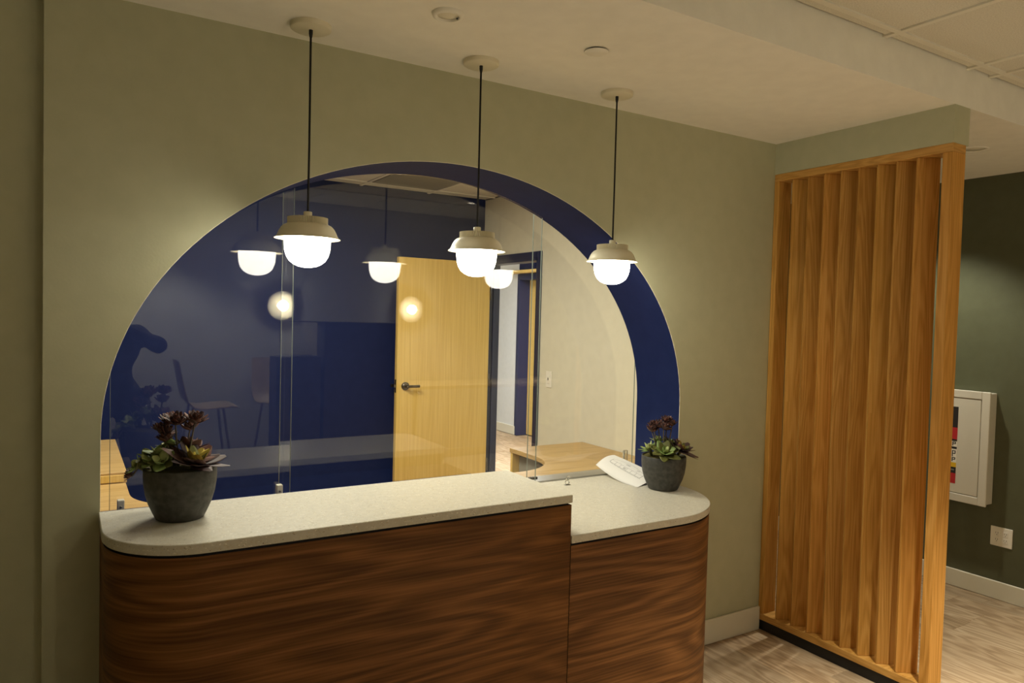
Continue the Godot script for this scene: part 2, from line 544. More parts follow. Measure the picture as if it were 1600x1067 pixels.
func build_shell() -> void:
	# floor with the planks that come into view
	var f := struct_box("floor", Vector3(LEFT_X - 0.2, -0.12, -8.2), Vector3(7.0, -0.006, REAR_Z + 0.2), M.vinyl_1)
	var r := RandomNumberGenerator.new()
	r.seed = 12
	var area := [[2.5, 5.02, -1.75, 2.3], [3.5, 5.48, -6.9, -2.0]]
	for a in area:
		var x: float = a[0]
		while x < a[1] - 0.01:
			var x1: float = minf(x + 0.182, a[1])
			var z: float = a[2] - r.randf_range(0.0, 1.2)
			while z < a[3]:
				var z1 := z + 1.22
				put("plank", box_mesh(Vector3(x + 0.0004, -0.006, maxf(z, a[2]) + 0.0004), Vector3(x1 - 0.0004, 0.0, minf(z1, a[3]) - 0.0004), 0.0012), M["vinyl_%d" % r.randi_range(0, 3)], f)
				z = z1
			x = x1
	struct_box("floor_infill", Vector3(LEFT_X, -0.006, -8.0), Vector3(2.5, 0.0, REAR_Z), M.vinyl_1)
	struct_box("floor_infill", Vector3(2.5, -0.006, 2.3), Vector3(RIGHT_X, 0.0, REAR_Z), M.vinyl_2)
	struct_box("floor_infill", Vector3(2.5, -0.006, -8.0), Vector3(3.5, 0.0, -1.75), M.vinyl_2)
	# low ceiling over the desk, its fascia and the tiled ceiling of the waiting room
	struct_box("ceiling_soffit", Vector3(LEFT_X, SOFFIT, -0.35), Vector3(RIGHT_X, HIGH + 0.16, FASCIA_Z), M.ceiling_white)
	struct_box("ceiling_corridor", Vector3(SCREEN_X + 0.12, SOFFIT, -1.8), Vector3(RIGHT_X, HIGH + 0.16, -0.35), M.ceiling_white)
	var xs := []
	for k in 12: xs.append(2.826 - 0.61 * (k - 1))
	xs.append_array([3.62, 4.23, 4.84])
	xs.sort()
	tiled("ceiling", LEFT_X, RIGHT_X, FASCIA_Z, REAR_Z, HIGH, xs, [0.972, 2.19, 3.41])
	# walls
	struct_box("wall_alcove", Vector3(LEFT_X, 0, -WALL_T - 0.1), Vector3(0.096, HIGH, -0.05), M.sage)
	struct_box("wall_left", Vector3(LEFT_X - 0.12, 0, -WALL_T), Vector3(LEFT_X, HIGH + 0.15, REAR_Z), M.sage)
	struct_box("wall_rear", Vector3(LEFT_X - 0.12, 0, REAR_Z), Vector3(RIGHT_X + 0.12, HIGH + 0.15, REAR_Z + 0.12), M.rear_grey)
	struct_box("wall_right", Vector3(RIGHT_X, 0, -1.9), Vector3(RIGHT_X + 0.12, HIGH + 0.15, REAR_Z), M.green)
	struct_box("wall_corridor_end", Vector3(SCREEN_X + 0.12, 0, -1.9), Vector3(RIGHT_X + 0.6, HIGH + 0.15, -1.8), M.sage)
	skirting("baseboard_right", Vector3(RIGHT_X - 0.014, 0, -1.8), Vector3(RIGHT_X, 0.112, REAR_Z))
	skirting("baseboard_front", Vector3(2.72, 0, 0), Vector3(SCREEN_X, 0.128, 0.014))
	skirting("baseboard_rear", Vector3(LEFT_X, 0, REAR_Z - 0.014), Vector3(RIGHT_X - 0.014, 0.112, REAR_Z))

func arch_points(shrink := 0.0, n := 72) -> Array:
	var out := []
	for k in n + 1:
		var a := PI - PI * k / n
		out.append(Vector2(ARCH_X + (ARCH_A - shrink) * cos(a), ARCH_Y + (ARCH_B - shrink) * sin(a)))
	return out

func build_arch() -> void:
	var pts := arch_points()
	var x0 := 0.096
	var x1 := SCREEN_X + 0.12
	var xl: float = pts[0].x
	var xr: float = pts[-1].x
	var face := func(z: float, inside: Vector3) -> ArrayMesh:
		var st := begin()
		var top := HIGH + 0.1
		var rect := func(ax: float, ay: float, bx: float, by: float) -> void:
			quad(st, Vector3(ax, ay, z), Vector3(bx, ay, z), Vector3(bx, by, z), Vector3(ax, by, z), inside)
		rect.call(x0, 0.0, xl, top)
		rect.call(xr, 0.0, x1, top)
		rect.call(xl, 0.0, xr, SILL)
		for k in pts.size() - 1:
			var p: Vector2 = pts[k]
			var q: Vector2 = pts[k + 1]
			quad(st, Vector3(p.x, p.y, z), Vector3(q.x, q.y, z), Vector3(q.x, top, z), Vector3(p.x, top, z), inside)
		if z == 0.0: # outer ends
			quad(st, Vector3(x0, 0, 0), Vector3(x0, top, 0), Vector3(x0, top, -WALL_T), Vector3(x0, 0, -WALL_T), Vector3(1, 1, 0))
			quad(st, Vector3(x1, 0, 0), Vector3(x1, top, 0), Vector3(x1, top, -WALL_T), Vector3(x1, 0, -WALL_T), Vector3(1, 1, 0))
		return done(st)
	var w := put("wall_front", face.call(0.0, Vector3(1.5, 1, -1)), M.sage)
	w.set_meta("kind", "structure")
	var b := put("wall_front_office_side", face.call(-WALL_T, Vector3(1.5, 1, 1)), M.cream)
	b.set_meta("kind", "structure")
	# navy lining of the arch with a fine bright bead where it meets the wall
	var st := begin(true)
	var line := [Vector2(xl, SILL)] + pts + [Vector2(xr, SILL)]
	for k in line.size() - 1:
		var p: Vector2 = line[k]
		var q: Vector2 = line[k + 1]
		quad(st, Vector3(p.x, p.y, 0), Vector3(q.x, q.y, 0), Vector3(q.x, q.y, -WALL_T), Vector3(p.x, p.y, -WALL_T), Vector3(p.x, p.y, -0.1) * 2.0 - Vector3(ARCH_X, 1.0, -0.1))
	quad(st, Vector3(xl, SILL, 0), Vector3(xr, SILL, 0), Vector3(xr, SILL, -WALL_T), Vector3(xl, SILL, -WALL_T), Vector3(ARCH_X, 0, 0))
	var t := put("trim_1", done(st), M.navy)
	tag(t, "navy painted lining of the big arch", "", "", "structure")
	var bead := begin(true)
	for k in line.size() - 1:
		var p: Vector2 = line[k]
		var q: Vector2 = line[k + 1]
		tube(bead, [Vector3(p.x, p.y, -0.001), Vector3(q.x, q.y, -0.001)], 0.0014, 6)
	put("corner_bead", done(bead), M.trim, t)

func build_desk() -> void:
	# outlines in x and z; the ends facing the room are rounded
	var left := 0.245
	var right := 2.696
	var arc := func(cx: float, cz: float, r: float, a0: float, a1: float, n: int) -> Array:
		var out := []
		for k in n + 1:
			var a: float = deg_to_rad(lerpf(a0, a1, float(k) / n))
			out.append(Vector2(cx + r * cos(a), cz + r * sin(a)))
		return out
	var rl := 0.25
	var rr := 0.4
	var up: Array = [Vector2(SPLIT, 0.002), Vector2(left, 0.002)] + arc.call(left + rl, DESK_D - rl, rl, 180, 90, 20) + [Vector2(SPLIT, DESK_D)]
	var low: Array = [Vector2(SPLIT + 0.002, DESK_D)] + arc.call(right - rr, DESK_D - rr, rr, 90, 0, 26) + [Vector2(right, 0.002), Vector2(right, -0.295), Vector2(SPLIT + 0.002, -0.295)]
	tag(put("countertop", slab(PackedVector2Array(up), DESK_H - 0.03, DESK_H, 0.002), M.quartz), "higher speckled cream quartz countertop with rounded left end", "countertop", "reception countertops")
	tag(put("countertop", slab(PackedVector2Array(low), LOW_H - 0.03, LOW_H, 0.002), M.quartz), "lower speckled cream quartz countertop with rounded right end", "countertop", "reception countertops")
	# walnut veneered fronts, standing 4 mm back, with a black shadow gap under the stone
	var inset := 0.004
	var veneer := func(pts: Array, y1: float, u0: float) -> ArrayMesh:
		var st := begin(true)
		var u := u0
		for k in pts.size() - 1:
			var p: Vector2 = pts[k]
			var q: Vector2 = pts[k + 1]
			var u1 := u + p.distance_to(q) * 0.55
			var c := [Vector3(p.x, 0.0, p.y), Vector3(q.x, 0.0, q.y), Vector3(q.x, y1, q.y), Vector3(p.x, y1, p.y)]
			var uv := [Vector2(u, 1.0), Vector2(u1, 1.0), Vector2(u1, 1.0 - y1 * 1.02), Vector2(u, 1.0 - y1 * 1.02)]
			for i in [0, 2, 1, 0, 3, 2]:
				st.set_uv(uv[i])
				st.add_vertex(c[i])
			u = u1
		return done(st)
	var ul: Array = [Vector2(left + inset, 0.002)] + arc.call(left + rl, DESK_D - rl, rl - inset, 180, 90, 28) + [Vector2(SPLIT - 0.001, DESK_D - inset), Vector2(SPLIT - 0.001, 0.05)]
	var lr: Array = [Vector2(SPLIT + 0.002, DESK_D - inset)] + arc.call(right - rr, DESK_D - rr, rr - inset, 90, 0, 30) + [Vector2(right - inset, 0.002)]
	var d := thing("reception_desk", "tall walnut veneered desk front with rounded left end, under the higher countertop", "desk", Vector3.ZERO, 0.0, "reception desk units")
	put("walnut_front", veneer.call(ul, DESK_H - 0.038, 0.03), M.walnut_0, d)
	var body_up := func(i: float) -> PackedVector2Array:
		return PackedVector2Array([Vector2(SPLIT - i, 0.001), Vector2(left + i, 0.001)] + arc.call(left + rl, DESK_D - rl, rl - i, 180, 90, 20) + [Vector2(SPLIT - i, DESK_D - i)])
	put("shadow_gap", slab(body_up.call(0.012), DESK_H - 0.06, DESK_H - 0.0305, 0.0), M.black, d)
	put("carcass", slab(body_up.call(0.02), 0.0, DESK_H - 0.06, 0.0), M.black, d)
	var e := thing("reception_desk", "lower walnut veneered desk front with rounded right end, under the lower countertop", "desk", Vector3.ZERO, 0.0, "reception desk units")
	put("walnut_front", veneer.call(lr, LOW_H - 0.038, 1.37), M.walnut_1, e)
	var body_low := func(i: float) -> PackedVector2Array:
		return PackedVector2Array([Vector2(SPLIT + 0.002, DESK_D - i)] + arc.call(right - rr, DESK_D - rr, rr - i, 90, 0, 26) + [Vector2(right - i, 0.001), Vector2(SPLIT + 0.002, 0.001)])
	put("shadow_gap", slab(body_low.call(0.012), LOW_H - 0.06, LOW_H - 0.0305, 0.0), M.black, e)
	put("carcass", slab(body_low.call(0.02), 0.0, LOW_H - 0.06, 0.0), M.black, e)
	var ledge := struct_box("trim_2", Vector3(ARCH_X - ARCH_A, SILL, -WALL_T), Vector3(SPLIT, 0.93, 0.0), M.navy)
	tag(ledge, "navy ledge behind the higher counter that carries the glass", "", "", "structure")
	# aluminium track for the panes behind the lower counter
	var c := thing("glass_track", "brushed grey metal track along the back of the lower counter", "track", Vector3(0, LOW_H, 0))
	put("base", box_mesh(Vector3(SPLIT + 0.004, -0.03, -0.435), Vector3(2.79, -0.003, -0.297), 0.001), M.brushed, c)
	put("rib", box_mesh(Vector3(SPLIT + 0.004, -0.003, -0.338), Vector3(2.72, 0.006, -0.3), 0.0015), M.brushed, c)

func build_screen() -> void:
	var hd := struct_box("wall_header", Vector3(SCREEN_X, 2.44, 0.0), Vector3(SCREEN_X + 0.12, SOFFIT, FASCIA_Z), M.sage)
	tag(hd, "sage painted header above the slatted screen", "", "", "structure")
	var t := thing("slat_screen", "tall oak screen of angled vertical slats beside the desk", "screen", Vector3(SCREEN_X, 0, 0))
	put("plinth", box_mesh(Vector3(0.006, 0.0, 0.002), Vector3(0.09, 0.055, FASCIA_Z - 0.004), 0.002), M.black, t)
	put("rail", box_mesh(Vector3(0, 0.055, 0.001), Vector3(0.1, 0.09, FASCIA_Z), 0.002), M.oak_grain_z, t)
	put("rail", box_mesh(Vector3(0, 2.402, 0.001), Vector3(0.1, 2.44, FASCIA_Z), 0.002), M.oak_grain_z, t)
	put("post", box_mesh(Vector3(0, 0.09, 0.001), Vector3(0.1, 2.402, 0.031), 0.002), M.oak_0, t)
	put("post", box_mesh(Vector3(0, 0.09, 0.868), Vector3(0.1, 2.402, FASCIA_Z), 0.002), M.oak_2, t)
	# slats turned so that their near edges face the desk
	var a := Vector2(0.012, 0.0)
	var b := Vector2(0.09, 0.056)
	for k in 8:
		var z0 := 0.104 + 0.0928 * k
		var mid := (a + b) / 2.0
		var o := put("slat", sized((b - a).length(), 2.312, 0.018, 0.002), M["oak_%d" % [0, 1, 2, 3, 1, 0, 3, 2][k]], t, Vector3(mid.x, 1.246, z0 + mid.y))
		o.rotation.y = -atan2(b.y - a.y, b.x - a.x)

func build_office() -> void:
	struct_box("wall_office_back", Vector3(-0.1, 0, OFF_Z - 0.12), Vector3(OFF_R + 0.1, OFF_H + 0.2, OFF_Z), M.navy)
	struct_box("wall_office_left", Vector3(-0.12, 0, OFF_Z), Vector3(0.0, OFF_H + 0.2, -WALL_T), M.navy)
	# cream wall with the doorway
	var w := struct_box("wall_office_right", Vector3(OFF_R, 0, -2.31), Vector3(OFF_R + 0.1, OFF_H + 0.2, -WALL_T), M.cream)
	struct_box("above_door", Vector3(OFF_R, 2.13, -3.13), Vector3(OFF_R + 0.1, OFF_H + 0.2, -2.31), M.cream, w)
	struct_box("door_side", Vector3(OFF_R, 0, OFF_Z), Vector3(OFF_R + 0.1, OFF_H + 0.2, -3.13), M.cream, w)
	tiled("ceiling_office", 0.0, OFF_R, OFF_Z, -WALL_T, OFF_H, [0.39, 1.0, 1.61, 2.22, 2.83], [-3.05, -2.44, -1.83, -1.22, -0.61], [[4, 1]])
	var v := thing("return_grille", "grey perforated ceiling grille seen through the top of the arch", "grille", Vector3(2.525, OFF_H, -2.745))
	put("frame", box_mesh(Vector3(-0.293, 0.004, -0.293), Vector3(0.293, 0.012, 0.293), 0.002), M.grey_laminate, v)
	var st := begin()
	for k in 27:
		box(st, Vector3(-0.28, -0.002, -0.275 + 0.0212 * k - 0.007), Vector3(0.28, 0.004, -0.275 + 0.0212 * k + 0.007), 0.0)
	var lv := put("louvres", done(st), M.grille, v)
	lv.set_meta("kind", "stuff")
	# the open oak door and its navy frame
	var d := Node3D.new()
	d.name = "door_1"
	add_child(d)
	tag(d, "open yellow oak door with lever handle and navy frame behind the glass", "", "", "structure")
	var jamb := begin()
	for z in [-3.13, -2.31]:
		var s := 1.0 if z < -3.0 else -1.0
		box(jamb, Vector3(OFF_R - 0.012, 0, z - 0.05 if s > 0 else z - 0.0), Vector3(OFF_R + 0.0, 2.185, z if s > 0 else z + 0.05), 0.002)
		box(jamb, Vector3(OFF_R - 0.012, 0, z if s > 0 else z - 0.02), Vector3(OFF_R + 0.112, 2.13, z + 0.02 if s > 0 else z), 0.001)
		box(jamb, Vector3(OFF_R + 0.1, 0, z - 0.05 if s > 0 else z), Vector3(OFF_R + 0.112, 2.185, z if s > 0 else z + 0.05), 0.002)
		box(jamb, Vector3(OFF_R + 0.04, 0, z + 0.02 if s > 0 else z - 0.035), Vector3(OFF_R + 0.075, 2.115, z + 0.035 if s > 0 else z - 0.02), 0.001)
	box(jamb, Vector3(OFF_R - 0.012, 2.13, -3.13), Vector3(OFF_R, 2.185, -2.31), 0.002)
	box(jamb, Vector3(OFF_R - 0.012, 2.11, -3.13), Vector3(OFF_R + 0.112, 2.13, -2.31), 0.001)
	put("door_frame", done(jamb), M.navy_gloss, d)
	var leaf := put("door_leaf", box_mesh(Vector3(2.505, 0.012, -3.105), Vector3(OFF_R - 0.02, 2.125, -3.06), 0.002), M.door_oak, d)
	for y in [0.32, 1.08, 1.85]:
		put("hinge", tube_mesh([Vector3(OFF_R - 0.014, y - 0.055, -3.055), Vector3(OFF_R - 0.014, y + 0.055, -3.055)], 0.008, 10), M.bronze, d)
	var at := Vector3(2.582, 1.045, -3.06)
	var h := put("door_handle", disc_z(0.034, 0.0, 0.012), M.bronze, leaf, at)
	put("spindle", disc_z(0.012, 0.01, 0.045), M.bronze, h)
	put("lever", box_mesh(Vector3(-0.012, -0.011, 0.04), Vector3(0.115, 0.011, 0.056), 0.004), M.bronze, h)
	put("keyhole", disc_z(0.006, 0.056, 0.0575), M.steel, h, Vector3(0, 0, 0))
	put("latch_plate", box_mesh(Vector3(2.5035, 0.99, -3.096), Vector3(2.5055, 1.1, -3.069), 0.0005), M.bronze, leaf)
	put("latch_bolt", box_mesh(Vector3(2.492, 1.032, -3.09), Vector3(2.504, 1.058, -3.075), 0.002), M.steel, leaf)
	put("rear_lever", box_mesh(Vector3(2.49, 1.03, -3.16), Vector3(2.62, 1.055, -3.14), 0.004), M.bronze, leaf)
	# U-shaped oak worktop
	var poly := [Vector2(0.02, -3.0), Vector2(0.42, -3.0)]
	var zf := -0.98
	var r := 0.36
	for k in 13:
		var a := deg_to_rad(180.0 - 90.0 * k / 12.0)
		poly.append(Vector2(0.42 + r + r * cos(a), zf - r + r * sin(a)))
	var xr := 2.77
	for k in 13:
		var a := deg_to_rad(90.0 - 90.0 * k / 12.0)
		poly.append(Vector2(xr - r + r * cos(a), zf - r + r * sin(a)))
	poly.append_array([Vector2(xr, -1.66), Vector2(OFF_R - 0.004, -1.66), Vector2(OFF_R - 0.004, -0.46), Vector2(0.02, -0.46)])
	var desk := thing("office_worktop", "pale oak U-shaped worktop with rounded inner corners behind the glass", "worktop")
	put("top", slab(PackedVector2Array(poly), 0.715, 0.745, 0.002), M.desk_oak, desk)
	put("end_panel", box_mesh(Vector3(xr + 0.005, 0.0, -1.655), Vector3(OFF_R - 0.01, 0.715, -1.63), 0.001), M.door_oak, desk)
	put("end_panel", box_mesh(Vector3(0.03, 0.0, -2.995), Vector3(0.41, 0.715, -2.97), 0.001), M.door_oak, desk)
	var ped := thing("pedestal", "grey pedestal cabinet under the right wing of the oak worktop", "cabinet", Vector3(2.84, 0, -1.62))
	put("body", box_mesh(Vector3(0, 0.0, 0.0), Vector3(0.5, 0.7, 0.6), 0.003), M.grey_laminate, ped)
	for k in 3:
		var dr := put("drawer", box_mesh(Vector3(-0.018, 0.03 + 0.225 * k, 0.004), Vector3(0, 0.245 + 0.225 * k, 0.596), 0.002), M.grey_laminate, ped)
		put("pull", box_mesh(Vector3(-0.03, 0.22 + 0.225 * k, 0.24), Vector3(-0.018, 0.232 + 0.225 * k, 0.36), 0.002), M.brushed, dr)
	var riser := thing("wooden_drawer_box", "low pale wooden drawer box on the left end of the office worktop", "box", Vector3(0.06, 0.745, -2.68))
	put("body", box_mesh(Vector3(0, 0, 0), Vector3(0.365, 0.055, 1.07), 0.002), M.desk_oak, riser)
	put("drawer", box_mesh(Vector3(0.02, 0.006, 1.07), Vector3(0.35, 0.042, 1.076), 0.001), M.door_oak, riser)

func disc_z(r: float, z0: float, z1: float) -> ArrayMesh:
	var st := begin(true)
	tube(st, [Vector3(0, 0, z0), Vector3(0, 0, z1)], r, 28)
	return done(st)

func build_hall() -> void:
	struct_box("wall_hall_right", Vector3(5.5, 0, -8.0), Vector3(5.62, OFF_H + 0.2, -5.97), M.white_wall)
	var b := struct_box("wall_hall_accent", Vector3(5.5, 2.24, -5.97), Vector3(5.62, OFF_H + 0.2, -1.9), M.navy)
	struct_box("beside_door", Vector3(5.5, 0, -4.7), Vector3(5.62, 2.24, -1.9), M.navy, b)
	struct_box("wall_hall_back", Vector3(OFF_R, 0, -8.12), Vector3(7.0, OFF_H + 0.2, -8.0), M.white_wall)
	struct_box("wall_hall_left", Vector3(OFF_R, 0, -8.0), Vector3(OFF_R + 0.1, OFF_H + 0.2, OFF_Z), M.white_wall)
	struct_box("ceiling_hall", Vector3(OFF_R, OFF_H, -8.1), Vector3(5.9, OFF_H + 0.1, -1.8), M.ceiling_white)
	skirting("baseboard_hall", Vector3(5.486, 0, -8.0), Vector3(5.5, 0.125, -5.97))
	var d := Node3D.new()
	d.name = "door_2"
	add_child(d)
	tag(d, "closed hallway door with a narrow glazed strip in a deep navy frame", "", "", "structure")
	var st := begin()
	box(st, Vector3(5.488, 0, -5.99), Vector3(5.67, 2.24, -5.93), 0.002)
	box(st, Vector3(5.488, 0, -4.72), Vector3(5.67, 2.24, -4.66), 0.002)
	box(st, Vector3(5.488, 2.16, -5.93), Vector3(5.67, 2.24, -4.72), 0.002)
	put("door_frame", done(st), M.navy_gloss, d)
	put("door_leaf", box_mesh(Vector3(5.655, 0.01, -5.93), Vector3(5.7, 2.16, -4.72), 0.002), M.door_oak, d)
	put("glass_strip", box_mesh(Vector3(5.648, 0.75, -5.63), Vector3(5.657, 1.95, -5.53), 0.001), M.strip_glass, d)
	var rail := put("wooden_valance", box_mesh(Vector3(5.38, 2.245, -6.25), Vector3(5.5, 2.285, -4.6), 0.003), M.door_oak)
	tag(rail, "pale wooden rail along the hallway wall above the far door", "rail")
	downlight("lit round ceiling light glimpsed through the office doorway", Vector3(4.75, OFF_H, -4.55), true, 0.5, 60.0)

func build_glass() -> void:
	var tops := arch_points(0.006, 240)
	var pane := func(called: String, label: String, x0: float, x1: float, y0: float, z: float) -> void:
		var out := [Vector2(x1, y0), Vector2(x0, y0)]
		if x0 < SPLIT and x1 > SPLIT: out = [Vector2(x1, y0), Vector2(SPLIT + 0.004, y0), Vector2(SPLIT + 0.004, 0.932), Vector2(x0, 0.932)]
		var f := func(x: float) -> float: return ARCH_Y + (ARCH_B - 0.006) * sqrt(maxf(0.0, 1.0 - pow((x - ARCH_X) / (ARCH_A - 0.006), 2.0)))
		if z < -WALL_T: # stands behind the wall: a plain rectangle
			out.append_array([Vector2(x0, 2.2), Vector2(x1, 2.2)])
			f = func(_x: float) -> float: return 2.2
		else:
			out.append(Vector2(x0, f.call(x0)))
			for p in tops:
				if p.x > x0 + 0.004 and p.x < x1 - 0.004: out.append(p)
			out.append(Vector2(x1, f.call(x1)))
		var t := thing(called, label, "glass screen", Vector3(0, 0, z), 0.0, "sliding glass screens in the arch")
		var s := slab(PackedVector2Array(out.map(func(v): return Vector2(v.x, -v.y))), -0.003, 0.003, 0.0)
		var o := put("pane", s, M.glass, t)
		o.rotation.x = PI / 2
		for x in [x0, x1]:
			put("polished_edge", box_mesh(Vector3(x - 0.0008, y0 if x > SPLIT else 0.932, -0.003), Vector3(x + 0.0008, float(f.call(x)) - 0.001, 0.003), 0.0), M.edge_glass, t)
	pane.call("sliding_glass", "left clear glass pane of the arch with lamp reflections", 0.285, 0.897, 0.932, -0.232)
	pane.call("sliding_glass", "widest middle clear glass pane of the arch, in front of the oak door", 0.868, 2.072, LOW_H + 0.0005, -0.285)
	pane.call("sliding_glass", "right clear glass pane of the arch, in front of the light switch", 2.098, 2.775, LOW_H + 0.0005, -0.4)
	# the counter carries the panes behind the higher top on a ledge
	for c in [[0.852, -0.213, 0.93, "small steel glass clip on the pane joint behind the higher counter"], [0.318, -0.213, 0.93, "small steel glass clip at the left edge of the left pane"]]:
		var k := thing("glass_clip", c[3], "clip", Vector3(c[0], 0.931, c[1]), 0.0, "glass clips")
		put("body", box_mesh(Vector3(-0.011, 0.0, -0.012), Vector3(0.011, 0.058, 0.012), 0.002), M.cabinet_steel, k)
		put("screw", disc_z(0.004, 0.012, 0.0135), M.steel, k, Vector3(0, 0.035, 0))
	var b := thing("glass_clip", "small dark glass clip where the right pane meets the middle pane", "clip", Vector3(2.12, LOW_H - 0.0028, -0.378), 0.0, "glass clips")
	put("body", box_mesh(Vector3(-0.024, 0.0, -0.008), Vector3(0.024, 0.012, 0.008), 0.001), M.bronze, b)
	for s in [-0.015, 0.0, 0.015]: put("screw", lathe_mesh([Vector2(0.003, 0.012), Vector2(0.003, 0.015), Vector2(0, 0.015)], 10), M.steel, b, Vector3(s, 0, 0))
	var e := thing("glass_clip", "small clear plastic clip at the right edge of the right pane", "clip", Vector3(2.715, LOW_H - 0.0028, -0.386), 0.0, "glass clips")
	put("body", box_mesh(Vector3(-0.012, 0.0, -0.008), Vector3(0.012, 0.1, 0.008), 0.002), M.clear_plastic, e)
	# clear pull lying by the track
	var p := thing("clear_cable_clip", "small clear plastic clip standing on the lower counter", "clip", Vector3(2.2, LOW_H, -0.2))
	for q in [[0.0, 0.012, 0.011], [0.004, 0.03, 0.009]]:
		var ring := []
		for k in 17: ring.append(Vector3(q[0] + q[2] * cos(TAU * k / 16.0), q[1] + q[2] * sin(TAU * k / 16.0) + 0.001, 0))
		put("loop", tube_mesh(ring, 0.0028, 8), M.clear_plastic, p)
	put("foot", sized(0.03, 0.003, 0.016, 0.001), M.steel, p, Vector3(0, 0.0016, 0))

func build_wall_things() -> void:
	# fire extinguisher cabinet
	var t := thing("extinguisher_cabinet", "white steel fire extinguisher cabinet on the dark green wall", "cabinet", Vector3(RIGHT_X, 0.575, 0.0))
	put("body", box_mesh(Vector3(-0.085, 0, 0.06), Vector3(0, 0.685, 0.362), 0.003), M.cabinet_steel, t)
	var st := begin()
	for z in [[0.052, 0.1], [0.322, 0.37]]: box(st, Vector3(-0.098, -0.008, z[0]), Vector3(-0.083, 0.693, z[1]), 0.003)
	for y in [[-0.008, 0.04], [0.645, 0.693]]: box(st, Vector3(-0.098, y[0], 0.1), Vector3(-0.083, y[1], 0.322), 0.003)
	put("frame", done(st), M.cabinet_steel, t)
	var d := put("door", box_mesh(Vector3(-0.095, 0.044, 0.104), Vector3(-0.085, 0.641, 0.318), 0.002), M.cabinet_steel, t)
	var lab := begin()
	var c := [Vector3(-0.0957, 0.1, 0.125), Vector3(-0.0957, 0.1, 0.188), Vector3(-0.0957, 0.585, 0.188), Vector3(-0.0957, 0.585, 0.125)]
	var uv := [Vector2(0, 1), Vector2(1, 1), Vector2(1, 0), Vector2(0, 0)]
	for i in [0, 1, 2, 0, 2, 3]:
		lab.set_uv(uv[i])
		lab.add_vertex(c[i])
	var lm := plain("label_print", Color.WHITE, 0.5)
	lm.albedo_texture = sticker()
	put("instruction_label", done(lab), lm, d)
	# double socket plate
	var o := thing("outlet", "white four-socket outlet plate low on the dark green wall", "outlet", Vector3(RIGHT_X, 0.386, 0.425))
	put("plate", sized(0.006, 0.118, 0.122, 0.002), M.plastic, o, Vector3(-0.003, 0, 0))
	for y in [-0.02, 0.02]:
		for z in [-0.024, 0.024]:
			var s := put("socket", sized(0.002, 0.032, 0.028, 0.0008), M.plastic, o, Vector3(-0.0068, y, z))
			for k in [-0.006, 0.006]: put("slot", sized(0.001, 0.009, 0.002, 0.0), M.slot, s, Vector3(-0.0008, 0.003, k))
			put("slot", sized(0.001, 0.004, 0.004, 0.0), M.slot, s, Vector3(-0.0008, -0.008, 0))
	# light switch on the cream wall
	var w := thing("light_switch", "white rocker light switch on the cream office wall", "switch", Vector3(OFF_R, 1.165, -2.12))
	put("plate", sized(0.006, 0.128, 0.078, 0.002), M.plastic, w, Vector3(-0.003, 0, 0))
	var rk := put("rocker", sized(0.006, 0.066, 0.034, 0.0015), M.plastic, w, Vector3(-0.0078, 0, 0))
	rk.rotation_degrees.z = 3.0
	put("dimmer_slot", sized(0.002, 0.02, 0.01, 0.0), M.slot, rk, Vector3(-0.003, 0.004, 0))
	# things on the low ceiling
	var s := thing("occupancy_sensor", "round white ceiling sensor with recessed centre, between two pendants", "sensor", Vector3(1.176, SOFFIT, 0.493))
	put("ring", lathe_mesh([Vector2(0.034, -0.004), Vector2(0.036, -0.012), Vector2(0.048, -0.009), Vector2(0.052, 0.0)], 36), M.plastic, s)
	put("lens", lathe_mesh([Vector2(0.0, -0.011), Vector2(0.02, -0.009), Vector2(0.034, -0.003)], 36), M.trim, s)
	put("indicator", lathe_mesh([Vector2(0.0, -0.0125), Vector2(0.003, -0.012), Vector2(0.003, -0.008)], 8), M.slot, s, Vector3(0.03, 0, 0.005))
	var p := thing("sprinkler_cover", "flat round sprinkler cover plate on the ceiling", "sprinkler cover", Vector3(1.749, SOFFIT, 0.515))
	put("plate", lathe_mesh([Vector2(0.0, -0.007), Vector2(0.041, -0.007), Vector2(0.042, -0.006), Vector2(0.042, -0.0045)], 36), M.ceiling_white, p)
	put("collar", lathe_mesh([Vector2(0.036, -0.005), Vector2(0.036, 0.0)], 24), M.slot, p)

func sticker() -> ImageTexture:
	var w := 96
	var h := 736
	var im := Image.create(w, h, false, Image.FORMAT_RGB8)
	im.fill(rgb(226, 220, 206))
	var black := rgb(34, 30, 30)
	im.fill_rect(Rect2i(0, 0, w, 200), black)
	im.fill_rect(Rect2i(0, 200, w, 112), rgb(178, 36, 40))
	im.fill_rect(Rect2i(0, 312, w, 20), black)
	# rows of pictograms and letters: T, R, A, S, H
	for row in [[336, 40], [420, 60], [486, 40]]:
		im.fill_rect(Rect2i(12, row[0], 30, 8), black)
		im.fill_rect(Rect2i(22, row[0], 9, row[1]), black)
		im.fill_rect(Rect2i(54, row[0], 9, row[1]), black)
		im.fill_rect(Rect2i(54, row[0], 32, 8), black)
		im.fill_rect(Rect2i(78, row[0], 9, row[1] / 2), black)
		im.fill_rect(Rect2i(54, row[0] + row[1] / 2 - 4, 30, 8), black)
	im.fill_rect(Rect2i(0, 384, w, 22), black)
	im.fill_rect(Rect2i(0, 536, w, 44), rgb(214, 172, 30))
	im.fill_rect(Rect2i(0, 580, w, 58), black)
	im.fill_rect(Rect2i(14, 600, 66, 12), rgb(130, 126, 120))
	im.fill_rect(Rect2i(0, 638, w, 98), rgb(178, 36, 40))
	return ImageTexture.create_from_image(im)

